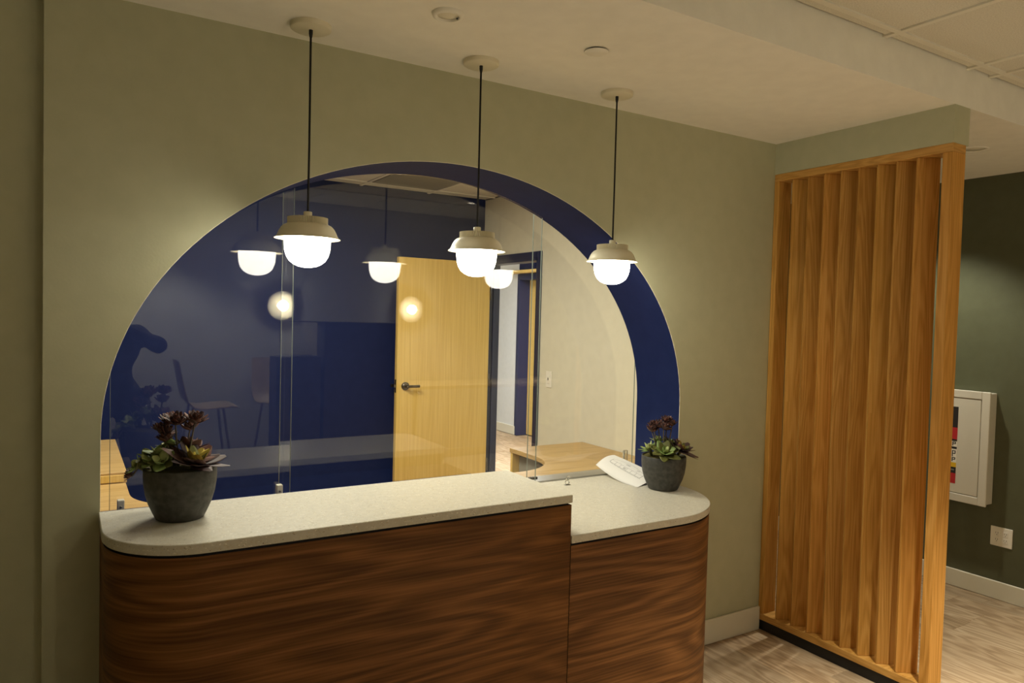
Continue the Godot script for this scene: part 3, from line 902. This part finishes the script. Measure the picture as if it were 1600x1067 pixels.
# ------------------------------------------------------------------ what the glass mirrors: the waiting room behind the camera
func build_waiting() -> void:
	for k in 2:
		var x: float = [1.97, 3.39][k]
		var t := thing("wall_sconce", ["round white dish wall lamp, the left of two mirrored in the glass", "round white dish wall lamp, the right of two mirrored in the glass"][k], "wall lamp", Vector3(x, 1.70, REAR_Z), 0.0, "dish wall lamps")
		var dish := put("dish", lathe_mesh([Vector2(0.0, 0.014), Vector2(0.06, 0.015), Vector2(0.085, 0.022), Vector2(0.098, 0.034), Vector2(0.14, 0.05), Vector2(0.147, 0.05), Vector2(0.15, 0.046), Vector2(0.148, 0.03), Vector2(0.0, 0.002)], 48), M.lamp_enamel, t)
		dish.rotation.x = -PI / 2
		var globe := put("globe", lathe_mesh([Vector2(0.0, 0.125), Vector2(0.027, 0.12), Vector2(0.047, 0.105), Vector2(0.057, 0.08), Vector2(0.052, 0.045), Vector2(0.038, 0.02)], 32), glow("sconce_glow", Color(1.0, 0.95, 0.82), 16.0), t)
		globe.rotation.x = -PI / 2
		var l := OmniLight3D.new()
		l.name = "light"
		l.light_color = lamp_color
		l.light_energy = 0.2
		l.light_size = 0.04
		l.omni_range = 12.0
		l.omni_attenuation = 2.0
		l.shadow_enabled = true
		t.add_child(l)
		l.position.z = -0.085
	# high table along the wall, two boxes, bar chairs
	var tb := thing("bar_table", "long pale bar-height table mirrored in the glass", "table", Vector3(3.98, 0, 3.62))
	put("top", sized(1.9, 0.035, 0.55, 0.004), M.ply, tb, Vector3(0, 0.93, 0))
	for x in [-0.9, 0.9]:
		for z in [-0.22, 0.22]: put("leg", sized(0.04, 0.912, 0.04, 0.003), M.steel, tb, Vector3(x, 0.456, z))
	bar_chair(Vector3(1.2, 0, 3.75), 90.0, "bar chair with bent plywood shell, leftmost mirrored in the glass")
	bar_chair(Vector3(1.9, 0, 3.9), 165.0, "bar chair with bent plywood shell, mirrored left of the oak door")
	bar_chair(Vector3(2.55, 0, 3.9), 190.0, "bar chair with bent plywood shell, mirrored nearest the bar table")
	var a := thing("packing_box", "tall dark cardboard box standing behind the bar chairs, mirrored", "box", Vector3(2.45, 0, 3.32), 8.0, "packing boxes")
	put("body", box_mesh(Vector3(-0.33, 0.0, -0.22), Vector3(0.33, 1.56, 0.22), 0.004), M.cardboard, a)
	put("flap", box_mesh(Vector3(-0.6, 1.556, -0.22), Vector3(-0.33, 1.561, 0.22), 0.001), M.cardboard, a)
	var b := thing("packing_box", "shorter dark cardboard box beside the tall one, mirrored", "box", Vector3(1.88, 0, 3.36), 5.0, "packing boxes")
	put("body", box_mesh(Vector3(-0.2, 0.0, -0.2), Vector3(0.2, 1.25, 0.2), 0.004), M.cardboard, b)
	put("flap", box_mesh(Vector3(-0.2, 1.251, -0.2), Vector3(0.2, 1.256, -0.01), 0.001), M.cardboard, b)

func bar_chair(at: Vector3, turn: float, label: String) -> void:
	var t := thing("bar_chair", label, "chair", at, turn, "bar chairs")
	var st := begin(true)
	# bent shell: back sweeping into the seat
	var line := [Vector2(-0.24, 1.2), Vector2(-0.215, 1.08), Vector2(-0.19, 0.95), Vector2(-0.165, 0.86), Vector2(-0.12, 0.815), Vector2(-0.05, 0.8), Vector2(0.08, 0.81), Vector2(0.2, 0.815), Vector2(0.24, 0.8)]
	for k in line.size() - 1:
		var p: Vector2 = line[k]
		var q: Vector2 = line[k + 1]
		var wp := 0.19 + 0.03 * smoothstep(0.0, 3.0, float(k))
		var wq := 0.19 + 0.03 * smoothstep(0.0, 3.0, float(k + 1))
		var n := Vector2(q.y - p.y, p.x - q.x).normalized() * 0.012
		var a := [Vector3(-wp, p.y, p.x), Vector3(wp, p.y, p.x), Vector3(wq, q.y, q.x), Vector3(-wq, q.y, q.x)]
		var off := Vector3(0, n.y, n.x)
		var mid: Vector3 = (a[0] + a[2]) / 2.0 + off / 2.0
		quad(st, a[0], a[1], a[2], a[3], mid)
		quad(st, a[0] + off, a[1] + off, a[2] + off, a[3] + off, mid)
		quad(st, a[0], a[0] + off, a[3] + off, a[3], mid)
		quad(st, a[1], a[1] + off, a[2] + off, a[2], mid)
	put("shell", done(st), M.ply, t)
	for x in [-1.0, 1.0]:
		for z in [-1.0, 1.0]:
			put("leg", tube_mesh([Vector3(x * 0.14, 0.8, z * 0.12), Vector3(x * 0.22, 0.0, z * 0.22)], 0.011, 8), M.steel, t)
	var ring := []
	for k in 5: ring.append(Vector3([1, 1, -1, -1, 1][k] * 0.193, 0.3, [1, -1, -1, 1, 1][k] * 0.183))
	put("footrest", tube_mesh(ring, 0.008, 8), M.steel, t)

# ------------------------------------------------------------------ succulents
func petal(length: float, width: float, thick: float, cup: float, pointed: float) -> ArrayMesh:
	# a fleshy leaf along +x, curling up towards its tip
	var st := begin(true)
	var n := 7
	var grid := []
	for i in n + 1:
		var t := float(i) / n
		var w := width * 0.5 * pow(sin(PI * clampf(0.08 + 0.92 * pow(t, 0.8), 0.0, 1.0)), lerpf(0.55, 0.8, pointed))
		if pointed > 0.5: w *= lerpf(1.0, 0.75, t)
		if i == n: w = 0.0015 if pointed > 0.5 else width * 0.12
		var row := []
		for k in 5:
			var s := k / 2.0 - 1.0
			var y := cup * t * t * length + 0.22 * w * s * s
			row.append(Vector3(t * length, y, s * w))
		grid.append(row)
	for i in n:
		var th0 := thick * sin(PI * (0.12 + 0.8 * float(i) / n))
		var th1 := thick * sin(PI * (0.12 + 0.8 * float(i + 1) / n))
		for k in 4:
			var e0 := 1.0 - pow(absf(k / 2.0 - 1.0), 2.0)
			var e1 := 1.0 - pow(absf((k + 1) / 2.0 - 1.0), 2.0)
			var d := [Vector3(0, th0 * e0, 0), Vector3(0, th0 * e1, 0), Vector3(0, th1 * e1, 0), Vector3(0, th1 * e0, 0)]
			var q := [grid[i][k], grid[i][k + 1], grid[i + 1][k + 1], grid[i + 1][k]]
			var mid: Vector3 = (q[0] + q[2]) / 2.0
			quad(st, q[0], q[1], q[2], q[3], mid + Vector3(0, 0.01, 0))
			quad(st, q[0] + d[0], q[1] + d[1], q[2] + d[2], q[3] + d[3], mid - Vector3(0, 0.01, 0))
	return done(st)

func rosette(parent: Node3D, at: Vector3, tilt: Vector3, rings: Array, seed_: int) -> void:
	# rings: [count, length, width, lift in degrees, pointed, [materials]]
	var core := put("rosette", lathe_mesh([Vector2(0.0, -0.03), Vector2(0.006, -0.03), Vector2(0.008, 0.0), Vector2(0.005, 0.008), Vector2(0.0, 0.01)], 10), M.leaf_olive, parent, at)
	core.rotation_degrees = tilt
	var r := RandomNumberGenerator.new()
	r.seed = seed_
	for ring in rings:
		var leaf := petal(ring[1], ring[2], 0.0035, 0.16, ring[4])
		var start := r.randf() * TAU
		for k in int(ring[0]):
			var o := put("leaf", leaf, M[ring[5][r.randi_range(0, ring[5].size() - 1)]], core)
			var a: float = start + TAU * k / ring[0] + r.randf_range(-0.12, 0.12)
			var b := Basis(Vector3.UP, a) * Basis(Vector3.BACK, deg_to_rad(ring[3] + r.randf_range(-7, 7))) * Basis(Vector3.RIGHT, r.randf_range(-0.2, 0.2))
			o.transform = Transform3D(b.scaled_local(Vector3.ONE * r.randf_range(0.88, 1.08)), Vector3(cos(a), 0, -sin(a)) * 0.004 + Vector3(0, 0.002 * ring[3] / 30.0, 0))

func head(seed_: int, size: float, mats: Array) -> ArrayMesh:
	# a small dense flower-like head of pointed leaves, two tones as two surfaces
	var r := RandomNumberGenerator.new()
	r.seed = seed_
	var mesh := ArrayMesh.new()
	for s in mats.size():
		var st := begin(true)
		for ring in 4:
			var n: int = [11, 10, 8, 6][ring]
			var leaf := petal(size * [1.0, 0.9, 0.72, 0.5][ring], size * 0.62, size * 0.1, 0.35, 0.3)
			for k in n:
				if (k + ring) % mats.size() != s: continue
				var b := Basis(Vector3.UP, TAU * k / n + ring * 0.4 + r.randf() * 0.2) * Basis(Vector3.BACK, deg_to_rad([16.0, 38.0, 58.0, 76.0][ring] + r.randf_range(-8, 8)))
				st.append_from(leaf, 0, Transform3D(b, Vector3(0, size * 0.03 * ring, 0)))
		st.set_material(M[mats[s]])
		st.commit(mesh)
	return mesh

func potted(which: String, at: Vector3, label: String) -> void:
	var t := thing("potted_succulent", label, "potted plant", at, DEPTH_TURN, "potted succulents on the reception desk")
	var profile := [Vector2(0.0, 0.0), Vector2(0.064, 0.0), Vector2(0.069, 0.003), Vector2(0.078, 0.022), Vector2(0.09, 0.05), Vector2(0.0985, 0.08), Vector2(0.103, 0.11), Vector2(0.1045, 0.135), Vector2(0.104, 0.156), Vector2(0.1025, 0.159), Vector2(0.1, 0.159), Vector2(0.0985, 0.156), Vector2(0.098, 0.13), Vector2(0.096, 0.12)]
	put("pot", lathe_mesh(profile, 56), M.pot, t)
	var n := noise(5, 60.0, 2)
	var st := begin(true)
	var soil := func(i: int, k: int) -> Vector3:
		var rad := 0.0978 * i / 8.0
		var a := TAU * k / 28.0
		var p := Vector3(rad * cos(a), 0.153, rad * sin(a))
		p.y += 0.008 * (1.0 - pow(i / 8.0, 2.0)) + 0.004 * n.get_noise_2d(p.x, p.z)
		return p
	for i in 8:
		for k in 28:
			quad(st, soil.call(i, k), soil.call(i, k + 1), soil.call(i + 1, k + 1), soil.call(i + 1, k), Vector3(0, -1, 0))
	put("moss", done(st), M.moss, t)
	var big_dark := ["leaf_plum", "leaf_brown", "leaf_plum", "leaf_mauve"]
	var heads: Array
	if which == "left":
		rosette(t, Vector3(0.052, 0.172, 0.028), Vector3(14, 30, -12), [[9, 0.095, 0.056, 8, 0.45, big_dark], [8, 0.074, 0.05, 26, 0.3, ["leaf_brown", "leaf_mauve", "leaf_plum"]], [7, 0.054, 0.04, 46, 0.2, ["leaf_yellow", "leaf_olive", "leaf_yellow"]], [5, 0.03, 0.02, 66, 0.2, ["leaf_yellow", "leaf_pale"]]], 3)
		rosette(t, Vector3(0.01, 0.2, -0.03), Vector3(-20, 0, -10), [[6, 0.06, 0.042, 30, 0.2, ["leaf_mauve", "leaf_brown"]], [4, 0.04, 0.03, 60, 0.2, ["leaf_mauve"]]], 5)
		for c in [[-0.045, 0.2, 0.045, 0, 0, 0], [-0.06, 0.178, 0.06, 20, 0, 10], [-0.085, 0.185, 0.02, 0, 0, 30], [-0.03, 0.215, 0.0, 0, 0, 10], [-0.02, 0.182, 0.07, 40, 0, 0], [-0.1, 0.165, 0.05, 30, 0, 45]]:
			rosette(t, Vector3(c[0], c[1], c[2]), Vector3(c[3], c[4], c[5]), [[5, 0.042, 0.036, 12, 0.0, ["leaf_green", "leaf_olive"]], [4, 0.032, 0.028, 45, 0.0, ["leaf_pale", "leaf_green"]]], int(c[0] * 1000) + 400)
		heads = [[-0.008, 0.29, 0.02, 0.033], [0.042, 0.292, 0.0, 0.033], [-0.042, 0.285, -0.015, 0.03], [-0.045, 0.255, 0.02, 0.031], [0.014, 0.265, -0.03, 0.026], [-0.03, 0.24, 0.04, 0.024], [-0.062, 0.265, 0.0, 0.024]]
		var sp := put("trailing_sprig", head(77, 0.024, ["leaf_plum", "leaf_brown"]), null, t, Vector3(-0.13, 0.135, 0.035))
		sp.rotation_degrees = Vector3(30, 0, 70)
		put("stalk", tube_mesh([Vector3(-0.08, 0.155, 0.03), Vector3(-0.112, 0.158, 0.035), Vector3(-0.132, 0.132, 0.035)], 0.003, 6), M.stalk, t)
	else:
		rosette(t, Vector3(0.07, 0.185, 0.03), Vector3(18, 20, -22), [[8, 0.094, 0.05, 6, 0.5, big_dark], [8, 0.07, 0.044, 26, 0.4, ["leaf_brown", "leaf_plum", "leaf_olive"]], [6, 0.045, 0.03, 46, 0.3, ["leaf_olive", "leaf_yellow"]], [4, 0.028, 0.02, 66, 0.2, ["leaf_yellow"]]], 13)
		rosette(t, Vector3(-0.01, 0.178, 0.06), Vector3(32, 0, 0), [[7, 0.075, 0.05, 8, 0.2, ["leaf_olive", "leaf_green"]], [6, 0.055, 0.042, 34, 0.2, ["leaf_olive", "leaf_green"]], [4, 0.036, 0.028, 60, 0.2, ["leaf_green", "leaf_pale"]]], 15)
		rosette(t, Vector3(-0.07, 0.185, 0.02), Vector3(8, 0, 18), [[8, 0.058, 0.024, 10, 1.0, ["leaf_green", "leaf_pale", "leaf_olive"]], [6, 0.045, 0.02, 38, 1.0, ["leaf_pale", "leaf_green"]], [4, 0.03, 0.016, 64, 1.0, ["leaf_pale"]]], 17)
		rosette(t, Vector3(-0.025, 0.215, -0.02), Vector3(0, 0, 5), [[6, 0.04, 0.03, 25, 0.1, ["leaf_green", "leaf_pale"]], [4, 0.03, 0.022, 55, 0.1, ["leaf_pale"]]], 19)
		rosette(t, Vector3(0.03, 0.205, -0.02), Vector3(0, 0, -5), [[6, 0.042, 0.03, 25, 0.1, ["leaf_green", "leaf_olive"]], [4, 0.03, 0.022, 55, 0.1, ["leaf_green"]]], 23)
		heads = [[-0.03, 0.29, 0.0, 0.032], [0.01, 0.31, -0.01, 0.032], [-0.062, 0.27, 0.01, 0.03], [-0.012, 0.285, 0.03, 0.03], [0.03, 0.3, 0.015, 0.026], [-0.05, 0.29, -0.02, 0.026]]
	for k in heads.size():
		var h: Array = heads[k]
		var p := Vector3(h[0], h[1], h[2])
		var o := put("flower_head", head(100 + k, h[3] * 1.3, ["leaf_brown", "leaf_plum"]), null, t, p)
		o.rotation_degrees = Vector3(18 - 7 * (k % 3), 40 * k, -12 + 9 * (k % 4))
		put("stalk", tube_mesh([Vector3(h[0] * 0.25, 0.15, h[2] * 0.3), Vector3(h[0] * 0.6, 0.2, h[2] * 0.6), p], 0.0042, 8, 0.6), M.stalk, t)

# ------------------------------------------------------------------ papers
func build_papers() -> void:
	var a := Vector3(2.478, 0.905, -0.325)
	var b := Vector3(2.622, 0.938, -0.365)
	var d := Vector3(2.478, LOW_H + 0.0015, -0.012)
	var c := Vector3(2.68, LOW_H + 0.02, -0.085)
	var sheet := func(off: Vector3, lift: float) -> ArrayMesh:
		var st := begin(true)
		var n := 14
		var at := func(i: int, k: int) -> Vector3:
			var u := float(i) / n # from the low end up to the raised one
			var v := float(k) / 8.0
			var p: Vector3 = d.lerp(c, v).lerp(a.lerp(b, v), u) + off
			p.y += lift * sin(PI * u) - 0.016 * sin(PI * u) * (1.0 - v) + 0.012 * sin(PI * v) * u
			p.y = maxf(p.y, LOW_H + 0.0012 + off.y)
			return p
		for i in n:
			for k in 8:
				for q in [[0, 0], [1, 1], [1, 0], [0, 0], [0, 1], [1, 1]]:
					st.set_uv(Vector2(1.0 - (i + q[0]) / float(n), 1.0 - (k + q[1]) / 8.0))
					st.add_vertex(at.call(i + q[0], k + q[1]))
		return done(st)
	var m := plain("drawing_print", Color.WHITE, 0.7)
	m.albedo_texture = drawing()
	var under := plain("paper", rgb(240, 238, 234), 0.7)
	tag(put("paper_sheet", sheet.call(Vector3.ZERO, 0.004), m), "curled white sheet with a printed line drawing, leaning by the right pot", "paper", "loose papers")
	tag(put("paper_sheet", sheet.call(Vector3(-0.004, -0.0006, -0.006), 0.0), under), "blank white sheet peeking out under the printed drawing", "paper", "loose papers")

func drawing() -> ImageTexture:
	var im := Image.create(512, 384, false, Image.FORMAT_RGB8)
	im.fill(rgb(242, 240, 236))
	var ink := rgb(96, 94, 92)
	var line := func(x0: float, y0: float, x1: float, y1: float, w: int, c: Color) -> void:
		var n := int(maxf(absf(x1 - x0), absf(y1 - y0))) + 1
		for k in n + 1:
			var t := float(k) / n
			im.fill_rect(Rect2i(int(lerpf(x0, x1, t)), int(lerpf(y0, y1, t)), w, w), c)
	# a plan: outer walls with a bowed front, rooms, a dimension line and blocks of notes
	line.call(60, 210, 420, 210, 4, ink)
	line.call(60, 210, 60, 120, 3, ink)
	line.call(420, 210, 420, 120, 3, ink)
	for k in 40:
		var t0 := k / 40.0
		var t1 := (k + 1) / 40.0
		line.call(60 + 360 * t0, 120 - 60 * sin(PI * t0), 60 + 360 * t1, 120 - 60 * sin(PI * t1), 2, ink)
	line.call(60, 150, 420, 150, 2, ink)
	for x in [120, 175, 250, 300, 355]: line.call(x, 150, x, 210, 2, ink)
	for x in [140, 325]:
		for k in 10: line.call(x + 24 * cos(k * 0.157), 150 - 24 * sin(k * 0.157), x + 24 * cos((k + 1) * 0.157), 150 - 24 * sin((k + 1) * 0.157), 1, ink)
	for k in 46: im.fill_rect(Rect2i(70 + k * 8, 222, 5 if k % 5 else 3, 5), ink)
	for k in 5: im.fill_rect(Rect2i(212, 166 + k * 8, 34 - 5 * (k % 3), 3), ink)
	for k in 4: im.fill_rect(Rect2i(200, 82 + k * 8, 50 - 6 * (k % 2), 3), rgb(150, 148, 146))
	for k in 3: im.fill_rect(Rect2i(330, 96 + k * 8, 30, 3), rgb(160, 158, 156))
	return ImageTexture.create_from_image(im)

# ------------------------------------------------------------------ the person behind the camera, mirrored in the glass
func field(p: Vector3, bones: Array, k: float) -> float:
	var d := 1e3
	for b in bones:
		var a: Vector3 = b[0]
		var ab: Vector3 = b[4]
		var t := clampf((p - a).dot(ab) * b[5], 0.0, 1.0)
		var e: float = p.distance_to(a + ab * t) - lerpf(b[2], b[3], t)
		if e < d + k:
			if d < e + k:
				var h := clampf(0.5 + 0.5 * (e - d) / k, 0.0, 1.0)
				d = lerpf(e, d, h) - k * h * (1.0 - h)
			else:
				d = e
	return d

func bone(a: Vector3, b: Vector3, ra: float, rb: float) -> Array:
	var ab := b - a
	return [a, b, ra, rb, ab, 1.0 / maxf(ab.length_squared(), 1e-9)]

func nets(st: SurfaceTool, bones: Array, cell: float, k: float, tint: Callable) -> void:
	# surface nets over the cells near the bones: one vertex per crossed cell, one quad per crossed edge
	var near := {}
	for b in bones:
		var r: float = maxf(b[2], b[3]) + 2.0 * cell
		var lo := Vector3i(((b[0] as Vector3).min(b[1]) - Vector3.ONE * r) / cell) - Vector3i.ONE
		var hi := Vector3i(((b[0] as Vector3).max(b[1]) + Vector3.ONE * r) / cell) + Vector3i.ONE
		for x in range(lo.x, hi.x + 1):
			for y in range(lo.y, hi.y + 1):
				for z in range(lo.z, hi.z + 1):
					var key := Vector3i(x, y, z)
					if near.has(key): continue
					var p := Vector3(x, y, z) * cell
					var t := clampf((p - b[0]).dot(b[4]) * b[5], 0.0, 1.0)
					var e: float = p.distance_to(b[0] + b[4] * t) - lerpf(b[2], b[3], t)
					if e < 2.2 * cell + k * 0.5: near[key] = field(p, bones, k)
	var at := {}
	var corner := [Vector3i(0, 0, 0), Vector3i(1, 0, 0), Vector3i(0, 1, 0), Vector3i(1, 1, 0), Vector3i(0, 0, 1), Vector3i(1, 0, 1), Vector3i(0, 1, 1), Vector3i(1, 1, 1)]
	var edges := [[0, 1], [2, 3], [4, 5], [6, 7], [0, 2], [1, 3], [4, 6], [5, 7], [0, 4], [1, 5], [2, 6], [3, 7]]
	for key in near:
		var v := []
		var full := true
		for c in corner:
			var q: Vector3i = key + c
			if not near.has(q):
				full = false
				break
			v.append(near[q])
		if not full: continue
		var sum := Vector3.ZERO
		var n := 0
		for e in edges:
			var a: float = v[e[0]]
			var b: float = v[e[1]]
			if (a < 0.0) != (b < 0.0):
				sum += Vector3(key + corner[e[0]]).lerp(Vector3(key + corner[e[1]]), a / (a - b))
				n += 1
		if n: at[key] = sum / n * cell
	var axes := [Vector3i(1, 0, 0), Vector3i(0, 1, 0), Vector3i(0, 0, 1)]
	for key in near:
		var a: float = near[key]
		for i in 3:
			var other: Vector3i = key + axes[i]
			if not near.has(other) or (a < 0.0) == (near[other] < 0.0): continue
			var u: Vector3i = axes[(i + 1) % 3]
			var w: Vector3i = axes[(i + 2) % 3]
			var q := [key, key - u, key - u - w, key - w]
			if not q.all(func(c): return at.has(c)): continue
			var order := [0, 1, 2, 0, 2, 3] if a > 0.0 else [0, 2, 1, 0, 3, 2]
			for o in order:
				var p: Vector3 = at[q[o]]
				st.set_color(tint.call(p))
				st.add_vertex(p)

func build_photographer() -> void:
	var V := func(x: float, y: float, z: float) -> Vector3: return Vector3(x, y, z)
	var t := thing("person", "person in dark clothes raising a camera, mirrored dimly at the left of the glass", "person", Vector3(0.33, 0, 2.93))
	var o := t.position
	var B := func(a: Vector3, b: Vector3, ra: float, rb: float) -> Array: return bone(a - o, b - o, ra, rb)
	var body := [
		B.call(V.call(0.37, 1.0, 2.93), V.call(0.51, 1.0, 2.93), 0.125, 0.125), B.call(V.call(0.44, 1.02, 2.93), V.call(0.43, 1.2, 2.92), 0.135, 0.135), B.call(V.call(0.34, 1.34, 2.91), V.call(0.49, 1.34, 2.91), 0.125, 0.125),
		B.call(V.call(0.24, 1.44, 2.9), V.call(0.59, 1.45, 2.9), 0.07, 0.07), B.call(V.call(0.38, 1.46, 2.9), V.call(0.27, 1.57, 2.82), 0.065, 0.055),
		B.call(V.call(0.6, 1.44, 2.9), V.call(0.72, 1.38, 2.74), 0.062, 0.05), B.call(V.call(0.72, 1.38, 2.74), V.call(0.42, 1.54, 2.7), 0.05, 0.033),
		B.call(V.call(0.23, 1.43, 2.9), V.call(0.02, 1.28, 2.78), 0.062, 0.05), B.call(V.call(0.02, 1.28, 2.78), V.call(0.06, 1.5, 2.69), 0.05, 0.033),
		B.call(V.call(0.34, 0.93, 2.93), V.call(0.3, 0.5, 2.91), 0.092, 0.062), B.call(V.call(0.3, 0.5, 2.91), V.call(0.28, 0.1, 2.95), 0.06, 0.042), B.call(V.call(0.28, 0.05, 2.97), V.call(0.26, 0.043, 2.78), 0.048, 0.042),
		B.call(V.call(0.54, 0.93, 2.93), V.call(0.57, 0.5, 2.92), 0.092, 0.062), B.call(V.call(0.57, 0.5, 2.92), V.call(0.59, 0.1, 2.96), 0.06, 0.042), B.call(V.call(0.59, 0.05, 2.98), V.call(0.61, 0.043, 2.79), 0.048, 0.042),
	]
	# the lens looks along the view; hands hold the camera from both sides
	var back := Vector3(-0.522, 0.034, 0.852)
	var side := Vector3(0.852, 0.0, 0.523)
	var c := Vector3(0.158, 1.6535, 2.5897) + back * 0.075
	var fingers := []
	for s in [1.0, -1.0]:
		var wrist: Vector3 = V.call(0.42, 1.54, 2.7) if s > 0 else V.call(0.06, 1.5, 2.69)
		var palm: Vector3 = c + side * 0.096 * s + back * 0.02 + Vector3(0, -0.035, 0)
		fingers.append(B.call(wrist, palm.lerp(wrist, 0.35), 0.03, 0.03))
		fingers.append(B.call(palm.lerp(wrist, 0.35), palm, 0.028, 0.024))
		for f in 4:
			var root: Vector3 = palm + Vector3(0, 0.012 + 0.019 * f, 0) - Vector3(0, 0.02, 0)
			var knuckle: Vector3 = root - back * [0.056, 0.062, 0.06, 0.052][f] + side * 0.006 * s
			var tip: Vector3 = knuckle - side * s * [0.028, 0.034, 0.034, 0.028][f] - back * 0.004
			fingers.append(B.call(root, knuckle, 0.0098, 0.009))
			fingers.append(B.call(knuckle, tip, 0.009, 0.0075))
		fingers.append(B.call(palm, palm + back * 0.03 - side * 0.03 * s + Vector3(0, 0.02, 0), 0.012, 0.0105))
		fingers.append(B.call(palm + back * 0.03 - side * 0.03 * s + Vector3(0, 0.02, 0), palm + back * 0.032 - side * 0.055 * s + Vector3(0, 0.032, 0), 0.0105, 0.009))
	var h: Vector3 = c + back * 0.178 + Vector3(0, -0.005, 0)
	var face := -back
	var head_bones := [
		B.call(h + Vector3(0, 0.035, 0) + back * 0.025, h + Vector3(0, 0.035, 0) + face * 0.02, 0.083, 0.076), B.call(h + Vector3(0, -0.02, 0) + face * 0.01, h + Vector3(0, -0.085, 0) + face * 0.05, 0.068, 0.036),
		B.call(h + face * 0.088 + Vector3(0, 0.012, 0), h + face * 0.108 + Vector3(0, -0.022, 0), 0.009, 0.014), B.call(h + face * 0.082 + Vector3(0, -0.055, 0) - side * 0.018, h + face * 0.082 + Vector3(0, -0.055, 0) + side * 0.018, 0.009, 0.009),
		B.call(h + side * 0.078 + Vector3(0, 0.012, 0), h + side * 0.082 + Vector3(0, -0.022, 0), 0.014, 0.01), B.call(h - side * 0.078 + Vector3(0, 0.012, 0), h - side * 0.082 + Vector3(0, -0.022, 0), 0.014, 0.01),
		B.call(V.call(0.27, 1.55, 2.83), h + Vector3(0, -0.06, 0) + back * 0.02, 0.055, 0.055),
	]
	var st := begin(true)
	var cloth := Color(0.012, 0.012, 0.016)
	var shoe := Color(0.01, 0.009, 0.009)
	var skin := Color(0.52, 0.3, 0.2)
	nets(st, body, 0.02, 0.05, func(p: Vector3) -> Color: return shoe if p.y < 0.09 else cloth)
	nets(st, head_bones, 0.008, 0.02, func(_p: Vector3) -> Color: return skin)
	nets(st, fingers, 0.0055, 0.006, func(_p: Vector3) -> Color: return skin)
	var m := plain("person_tones", Color.WHITE, 0.75)
	m.vertex_color_use_as_albedo = true
	st.index()
	put("body", done(st), m, t)
	var hair := begin(true)
	nets(hair, [B.call(h + Vector3(0, 0.052, 0) + back * 0.035, h + Vector3(0, 0.066, 0) + face * 0.02, 0.083, 0.07), B.call(h + Vector3(0, 0.02, 0) + back * 0.05, h + Vector3(0, -0.04, 0) + back * 0.05, 0.07, 0.05)], 0.009, 0.02, func(_p: Vector3) -> Color: return Color.WHITE)
	put("hair", done(hair), M.hair, t)
	for s in [-1.0, 1.0]:
		put("eye", lathe_mesh([Vector2(0, -0.012), Vector2(0.0085, -0.0085), Vector2(0.012, 0), Vector2(0.0085, 0.0085), Vector2(0, 0.012)], 16), M.plastic, t, h + face * 0.078 + side * 0.031 * s + Vector3(0, 0.018, 0) - o)
	var cam := thing("camera_body", "black camera held up by the mirrored person", "camera", c, -31.5)
	put("body", sized(0.13, 0.085, 0.05, 0.008), M.black, cam, Vector3(0, 0, 0.012))
	put("prism_hump", sized(0.05, 0.025, 0.045, 0.006), M.black, cam, Vector3(0, 0.052, 0.012))
	var lens := put("lens", lathe_mesh([Vector2(0.031, 0.0), Vector2(0.033, 0.01), Vector2(0.033, 0.035), Vector2(0.03, 0.045), Vector2(0.026, 0.045), Vector2(0.02, 0.03), Vector2(0.0, 0.028)], 28), M.black, cam, Vector3(0, 0, -0.013))
	lens.rotation.x = -PI / 2
